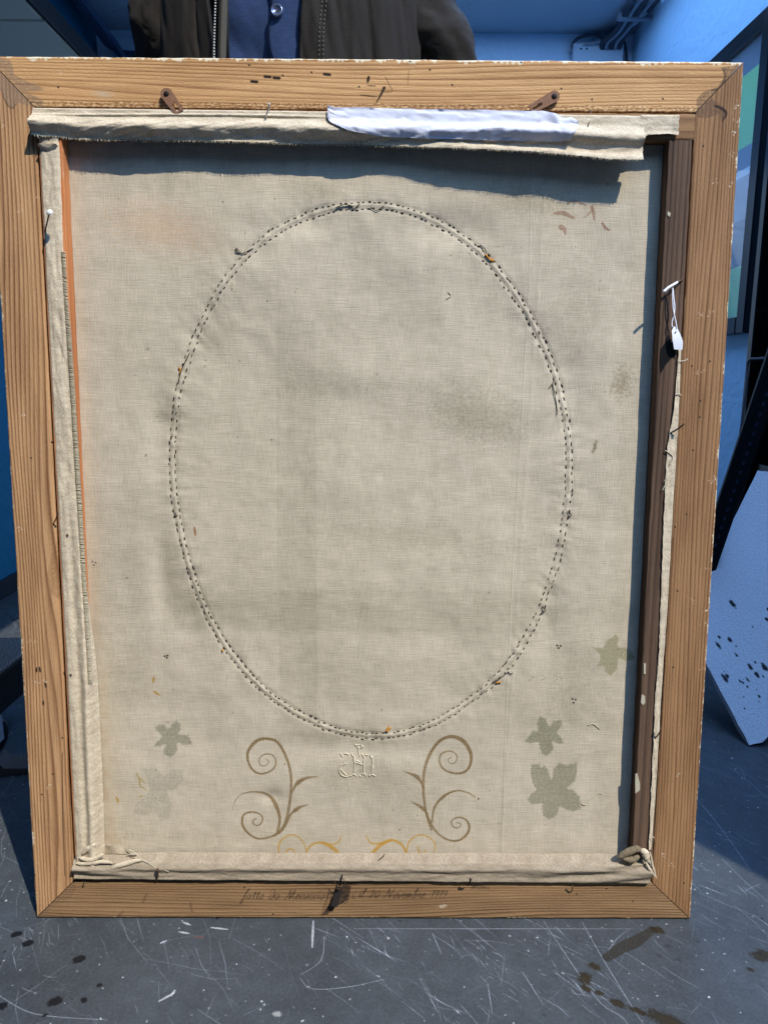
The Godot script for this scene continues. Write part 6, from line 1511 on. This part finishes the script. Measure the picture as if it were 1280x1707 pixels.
# ---------------------------------------------------------------- things round about
func build_clutter() -> void:
	# polystyrene board leaning on the right
	var foam := thing("polystyrene_board", "dirty white polystyrene board with dark chips leaning at the right behind the frame", "foam board")
	var A := Vector3(0.9051, 0.004, -0.5732)
	var n := Vector3(-0.3, 0.7, 1.0).normalized()
	var ex := Vector3(1, 0, 0.3).normalized()
	ex = (ex - n * ex.dot(n)).normalized()
	var ey := n.cross(ex).normalized()
	var bx := Transform3D(Basis(ex, ey, n), A)
	var corner := func(w: Vector3) -> Vector2: return Vector2((w - A).dot(ex), (w - A).dot(ey))
	var B: Vector2 = corner.call(Vector3(0.8082, 0.2465, -0.7748))
	var C: Vector2 = corner.call(Vector3(1.0563, 0.6135, -0.9573))
	var poly := PackedVector2Array()
	var raw := [Vector2(0, 0), B, C, C + Vector2(0.08, -0.005), Vector2(0.16, 0.22), Vector2(0.055, 0.045), Vector2(0.03, 0.012)]
	for k in raw.size():
		var p: Vector2 = raw[k]
		var q: Vector2 = raw[(k + 1) % raw.size()]
		for t in 14:
			var w := p.lerp(q, t / 14.0)
			poly.append(w + (q - p).normalized().orthogonal() * 0.0016 * wn.get_noise_2d(w.x * 90.0, w.y * 90.0))
	var fp := paint(512, 512, 5, 700.0)
	fp.ox = -0.2
	fp.oy = -0.05
	fp.b.resize(512 * 512 * 3)
	var beads := noise_bytes(512, 512, 0.22, 91, 2)
	for i in 512 * 512:
		var v := 205 + int((beads[i] - 128) * 0.12)
		fp.b[i * 3] = v
		fp.b[i * 3 + 1] = v + 3
		fp.b[i * 3 + 2] = v + 6
	# the board's marks, on its own face
	for q in PackedVector2Array([Vector2(0.05, 0.34), Vector2(0.055, 0.30), Vector2(0.045, 0.315)]): fp.blob(q, 0.004, 0.007, 0.7, Color(0.08, 0.08, 0.09), 0.95, 0.5, 0.3)
	for k in 46:
		var q := Vector2(rng.randfn(0.03, 0.07), rng.randfn(0.18, 0.07))
		var r := absf(rng.randfn(0, 0.0026)) + 0.001
		fp.blob(q, r, r * rng.randf_range(1.0, 2.4), 0.6, Color(0.09, 0.09, 0.10), 0.9, 0.5, 0.35)
	for k in 26:
		var y := rng.randf_range(0.0, 0.6)
		fp.stroke(PackedVector2Array([Vector2(-0.18, y + 0.10), Vector2(0.4, y - 0.12)]), 0.001, 0.002, 0.001, Color(0.72, 0.74, 0.78), 0.35, 0.8)
	var fm := smat(Color(0.95, 0.95, 0.97), 0.85, fp.texture(), l8(512, 512, beads), 0.12)
	fm.uv1_triplanar = false
	var st := SurfaceTool.new()
	st.begin(Mesh.PRIMITIVE_TRIANGLES)
	st.set_smooth_group(-1)
	var pb := begin()
	add_prism(pb, poly, -0.035, 0.0, Transform3D(), 0.0)
	var src := finish(pb)
	var mdt := MeshDataTool.new()
	mdt.create_from_surface(src, 0)
	for i in mdt.get_vertex_count():
		var v := mdt.get_vertex(i)
		mdt.set_vertex_uv(i, Vector2((v.x + 0.2 + v.z * 0.7) * 700.0 / 512.0, (v.y + 0.05 + v.z * 0.7) * 700.0 / 512.0))
	var fmesh := ArrayMesh.new()
	mdt.commit_to_surface(fmesh)
	part(foam, "board", fmesh, fm, bx)

	# leaning perforated upright, behind the board
	var rail := thing("metal_upright", "black perforated metal upright leaning behind the polystyrene board", "metal upright")
	var steel := triplanar(smat(Color(0.045, 0.055, 0.075), 0.4, null, M.speck, 0.02), 8.0)
	steel.metallic = 0.3
	var p0: Vector3 = Vector3(0.8513, 0.1732, -0.86)
	var p1: Vector3 = Vector3(0.991, 1.0441, -0.72)
	p0 = p1 + (p0 - p1) * (p1.y / maxf(p1.y - p0.y, 0.01)) + Vector3(0, 0.003, 0)
	var d := (p1 - p0).normalized()
	var sx := d.cross(Vector3(0, 0, 1)).normalized()
	var bs := Basis(sx, d, sx.cross(d))
	var len := p0.distance_to(p1)
	st = begin()
	add_box(st, Vector3(0.040, len, 0.004), Transform3D(bs, (p0 + p1) / 2.0), 0.001)
	add_box(st, Vector3(0.004, len, 0.030), Transform3D(bs, (p0 + p1) / 2.0 + bs * Vector3(0.022, 0, -0.013)), 0.001)
	add_box(st, Vector3(0.012, len, 0.012), Transform3D(bs, (p0 + p1) / 2.0 + bs * Vector3(-0.026, 0, 0.002)), 0.002)
	part(rail, "upright", finish(st), steel)
	st = begin()
	for k in int(len / 0.025):
		add_box(st, Vector3(0.006, 0.010, 0.001), Transform3D(bs, p0 + d * (0.02 + k * 0.025) + bs * Vector3(0.0, 0, 0.0026)), 0.0002)
	part(rail, "slot", finish(st), smat(Color(0.12, 0.16, 0.24), 0.5)).set_meta("kind", "stuff")

	# black shelving unit against the right wall
	var unit := thing("shelving_unit", "glossy black shelving unit against the blue right wall", "shelving unit", "", Transform3D(Basis(), Vector3(1.222, 0, -0.835)))
	var gloss := smat(Color(0.025, 0.025, 0.03), 0.18)
	for q: Vector2 in [Vector2(-0.080, -0.38), Vector2(-0.080, 0.38), Vector2(0.080, -0.38), Vector2(0.080, 0.38)]:
		part(unit, "post", box(Vector3(0.03, 2.2, 0.03), Vector3(q.x, 1.10, q.y), 0.003), gloss)
	for y: float in [0.12, 0.60, 1.03, 1.55, 2.15]:
		part(unit, "shelf", box(Vector3(0.128, 0.022, 0.726), Vector3(0, y, 0), 0.002), gloss)
	part(unit, "back_panel", box(Vector3(0.006, 2.1, 0.726), Vector3(0.074, 1.12, 0), 0.001), gloss)
	part(unit, "side_panel", box(Vector3(0.128, 2.1, 0.006), Vector3(0, 1.12, -0.368), 0.001), gloss)
	single("plate", lathe(PackedVector2Array([Vector2(0, 0.0), Vector2(0.035, 0.0), Vector2(0.062, 0.014), Vector2(0.066, 0.016), Vector2(0.064, 0.019), Vector2(0.035, 0.006), Vector2(0, 0.005)]), 28), smat(Color(0.72, 0.66, 0.55), 0.4), "beige plate standing on a black shelf at the right edge", "plate", "", Transform3D(Basis(Vector3.RIGHT, -PI / 2.0), Vector3(1.200, 1.0415, -1.10)))
	var cord := PackedVector3Array([Vector3(1.118, 0.9185, -1.047), Vector3(1.118, 0.9186, -1.1412), Vector3(1.118, 0.9107, -1.1937), Vector3(1.118, 0.8455, -1.192), Vector3(1.118, 0.7561, -1.1969), Vector3(1.118, 0.6645, -1.2058)])
	single("grey_cord", tube(smooth3(cord, 5), 0.004, 0.004, 7), smat(Color(0.30, 0.30, 0.32), 0.7), "grey cord looped over the front of the black shelving unit", "cord")

	# black framed glass panel on the right wall
	var pan := thing("glass_panel", "tall black framed glass panel with green and blue bands on the blue right wall", "glass panel", "", Transform3D(Basis(), Vector3(1.318, 1.015, -2.21)))
	var bk := smat(Color(0.03, 0.03, 0.045), 0.3)
	var ph := 1.05
	var pl := 1.22
	part(pan, "frame_side", box(Vector3(0.035, ph, 0.06), Vector3(-0.016, ph / 2.0, pl / 2.0 - 0.03), 0.004), bk)
	part(pan, "frame_side", box(Vector3(0.035, ph, 0.06), Vector3(-0.016, ph / 2.0, -pl / 2.0 + 0.03), 0.004), bk)
	part(pan, "frame_side", box(Vector3(0.035, 0.06, pl - 0.124), Vector3(-0.016, 0.03, 0), 0.004), bk)
	part(pan, "frame_side", box(Vector3(0.035, 0.06, pl - 0.124), Vector3(-0.016, ph - 0.03, 0), 0.004), bk)
	var bands := [[0.06, 0.24, Color(0.55, 0.85, 0.45)], [0.24, 0.34, Color(0.20, 0.28, 0.34)], [0.34, 0.40, Color(0.10, 0.16, 0.38)], [0.40, 0.55, Color(0.45, 0.50, 0.58)], [0.55, 0.575, Color(0.80, 0.86, 0.90)], [0.575, 0.65, Color(0.36, 0.42, 0.48)], [0.65, 0.90, Color(0.50, 0.84, 0.36)], [0.90, 0.99, Color(0.18, 0.30, 0.38)]]  # reflections in the glass, painted as flat bands of colour
	for b in bands:
		part(pan, "reflection_band", box(Vector3(0.006, b[1] - b[0], pl - 0.126), Vector3(-0.008, (b[0] + b[1]) / 2.0, 0), 0.0), smat(b[2], 0.5))
	var glass := StandardMaterial3D.new()
	glass.transparency = BaseMaterial3D.TRANSPARENCY_ALPHA
	glass.albedo_color = Color(0.9, 0.95, 1.0, 0.06)
	glass.roughness = 0.05
	part(pan, "pane", box(Vector3(0.003, ph - 0.122, pl - 0.122), Vector3(-0.020, ph / 2.0, 0), 0.0), glass)

	# cables along the ceiling corner and the junction box
	var jb := thing("junction_box", "white plastic junction box on the back wall under the cables", "junction box", "", Transform3D(Basis(), Vector3(1.13, 2.46, -3.168)))
	part(jb, "cover", box(Vector3(0.26, 0.10, 0.05), Vector3(0, 0.03, 0.025), 0.006), smat(Color(0.72, 0.80, 0.86), 0.5))
	for q: float in [-0.09, -0.06]: part(jb, "screw", lathe(PackedVector2Array([Vector2(0.005, 0.0), Vector2(0.004, 0.002), Vector2(0, 0.002)]), 8, Transform3D(Basis(), Vector3(q, 0.05, 0.0505))), M.black_iron)
	var cable := smat(Color(0.50, 0.56, 0.62), 0.6)
	var dark := smat(Color(0.22, 0.26, 0.31), 0.6)
	for k in 5:
		var o := Vector3(-0.028 * k, -0.006 * (k % 2), 0.0)
		var pts := PackedVector3Array([Vector3(1.30, 2.585, -0.2) + o, Vector3(1.30, 2.58, -1.6) + o, Vector3(1.295, 2.575, -2.75) + o, Vector3(1.25, 2.55, -3.0) + o * 0.6, Vector3(1.235, 2.515, -3.11) + o * 0.8, Vector3(1.24 + 0.012 * k, 2.40, -3.15), Vector3(1.24 + 0.012 * k, 0.4, -3.155)])
		single("cable", tube(smooth3(pts, 10), 0.009 if k % 2 else 0.012, -1.0, 8), cable if k % 2 else dark, ["thick dark cable nearest the wall in the ceiling corner bundle", "thin grey cable second from the wall in the ceiling corner bundle", "thick dark cable in the middle of the ceiling corner bundle", "thin grey cable fourth from the wall in the ceiling corner bundle", "thick dark cable farthest from the wall in the ceiling corner bundle"][k], "cable", "cables bundled along the right ceiling corner")
	single("cable", tube(smooth3(PackedVector3Array([Vector3(1.28, 2.57, -2.85), Vector3(1.22, 2.55, -3.06), Vector3(1.08, 2.53, -3.12), Vector3(1.01, 2.515, -3.13), Vector3(1.0, 2.50, -3.14), Vector3(1.03, 2.49, -3.14)]), 8), 0.010, -1.0, 8), cable, "pale cable looping from the bundle to the left end of the junction box", "cable")
	single("cable", tube(smooth3(PackedVector3Array([Vector3(1.22, 2.53, -3.10), Vector3(1.10, 2.575, -3.12), Vector3(1.02, 2.56, -3.13), Vector3(1.0, 2.52, -3.14), Vector3(1.02, 2.49, -3.14)]), 8), 0.008, -1.0, 8), dark, "dark cable curling above the junction box", "cable")
	single("cable_clip", box(Vector3(0.17, 0.03, 0.03), Vector3(1.24, 2.565, -2.9), 0.004), cable, "pale clip strapping the cable bundle under the ceiling", "cable clip")
	# pipes on the left
	for k in 3:
		var x := -1.41 + 0.045 * k
		single("pipe", tube(smooth3(PackedVector3Array([Vector3(x, 2.57 - 0.03 * k, -0.4), Vector3(x, 2.57 - 0.03 * k, -2.4), Vector3(x, 2.56 - 0.03 * k, -3.0), Vector3(x + 0.06, 2.50 - 0.035 * k, -3.14), Vector3(x + 0.3, 2.48 - 0.035 * k, -3.15), Vector3(0.2, 2.48 - 0.035 * k, -3.15)]), 8), 0.014, -1.0, 8), smat(Color(0.20, 0.30, 0.42), 0.6), ["uppermost blue pipe along the left ceiling corner", "middle blue pipe along the left ceiling corner", "lowest blue pipe along the left ceiling corner"][k], "pipe", "blue pipes along the left ceiling corner")
	# overhead shelf on the left
	var sh := thing("overhead_shelf", "grey green overhead shelf of wide panels with edge blackened for shade, top left", "shelf", "", Transform3D(Basis(), Vector3(-1.45, 1.97, -1.6)))
	var gg := triplanar(smat(Color(0.86, 0.84, 0.76), 0.7, null, M.speck, 0.03), 3.0)
	part(sh, "panel", box(Vector3(0.385, 0.03, 1.46), Vector3(0.20, 0.015, 0.775), 0.003), gg)
	part(sh, "panel", box(Vector3(0.385, 0.03, 1.46), Vector3(0.20, 0.0165, -0.70), 0.003), gg)
	part(sh, "painted_shade_edge", box(Vector3(0.016, 0.065, 3.0), Vector3(0.402, 0.034, 0.03), 0.003), smat(Color(0.03, 0.032, 0.034), 0.5))  # side face coloured black to stand for its shade

	# dolly on the left
	var dolly := thing("platform_dolly", "dark platform dolly with scuffed grey top on castors, left behind the frame", "dolly", "", Transform3D(Basis(), Vector3(-1.11, 0, -0.44)))
	var scuff := triplanar(smat(Color(0.85, 0.78, 0.74), 0.8, M.speck, M.speck, 0.05), 4.0)
	part(dolly, "deck_top", box(Vector3(0.56, 0.012, 0.58), Vector3(0, 0.204, 0), 0.003), scuff)
	part(dolly, "deck_body", box(Vector3(0.55, 0.095, 0.57), Vector3(0, 0.149, 0), 0.006), smat(Color(0.025, 0.022, 0.022), 0.6))
	for q: Vector2 in [Vector2(0.23, -0.08), Vector2(-0.23, -0.08), Vector2(0.23, 0.24), Vector2(-0.23, 0.24)]:
		var c := part(dolly, "castor", box(Vector3(0.05, 0.012, 0.06), Vector3(q.x, 0.095, q.y), 0.002), M.nail)
		part(c, "wheel", lathe(PackedVector2Array([Vector2(0.006, -0.014), Vector2(0.036, -0.014), Vector2(0.042, -0.009), Vector2(0.042, 0.009), Vector2(0.036, 0.014), Vector2(0.006, 0.014), Vector2(0.006, -0.014)]), 24, Transform3D(Basis(Vector3.UP, PI / 2.0 - 0.25), Vector3(q.x + 0.012, 0.0425, q.y - 0.01))), smat(Color(0.07, 0.07, 0.08), 0.4))
		part(c, "fork", box(Vector3(0.006, 0.06, 0.03), Vector3(q.x + 0.034, 0.065, q.y), 0.001), smat(Color(0.55, 0.58, 0.62), 0.3))
	single("wood_wedge", prism(PackedVector2Array([Vector2(-0.03, 0), Vector2(0.07, 0), Vector2(0.065, 0.012), Vector2(0.0, 0.018), Vector2(-0.012, 0.034)]), -0.03, 0.03, 0.003), smat(Color(0.30, 0.27, 0.26), 0.8), "small dark wedge on the floor in front of the dolly castor", "wedge", "", Transform3D(Basis(Vector3.UP, 0.2), Vector3(-0.80, 0.001, -0.46)))
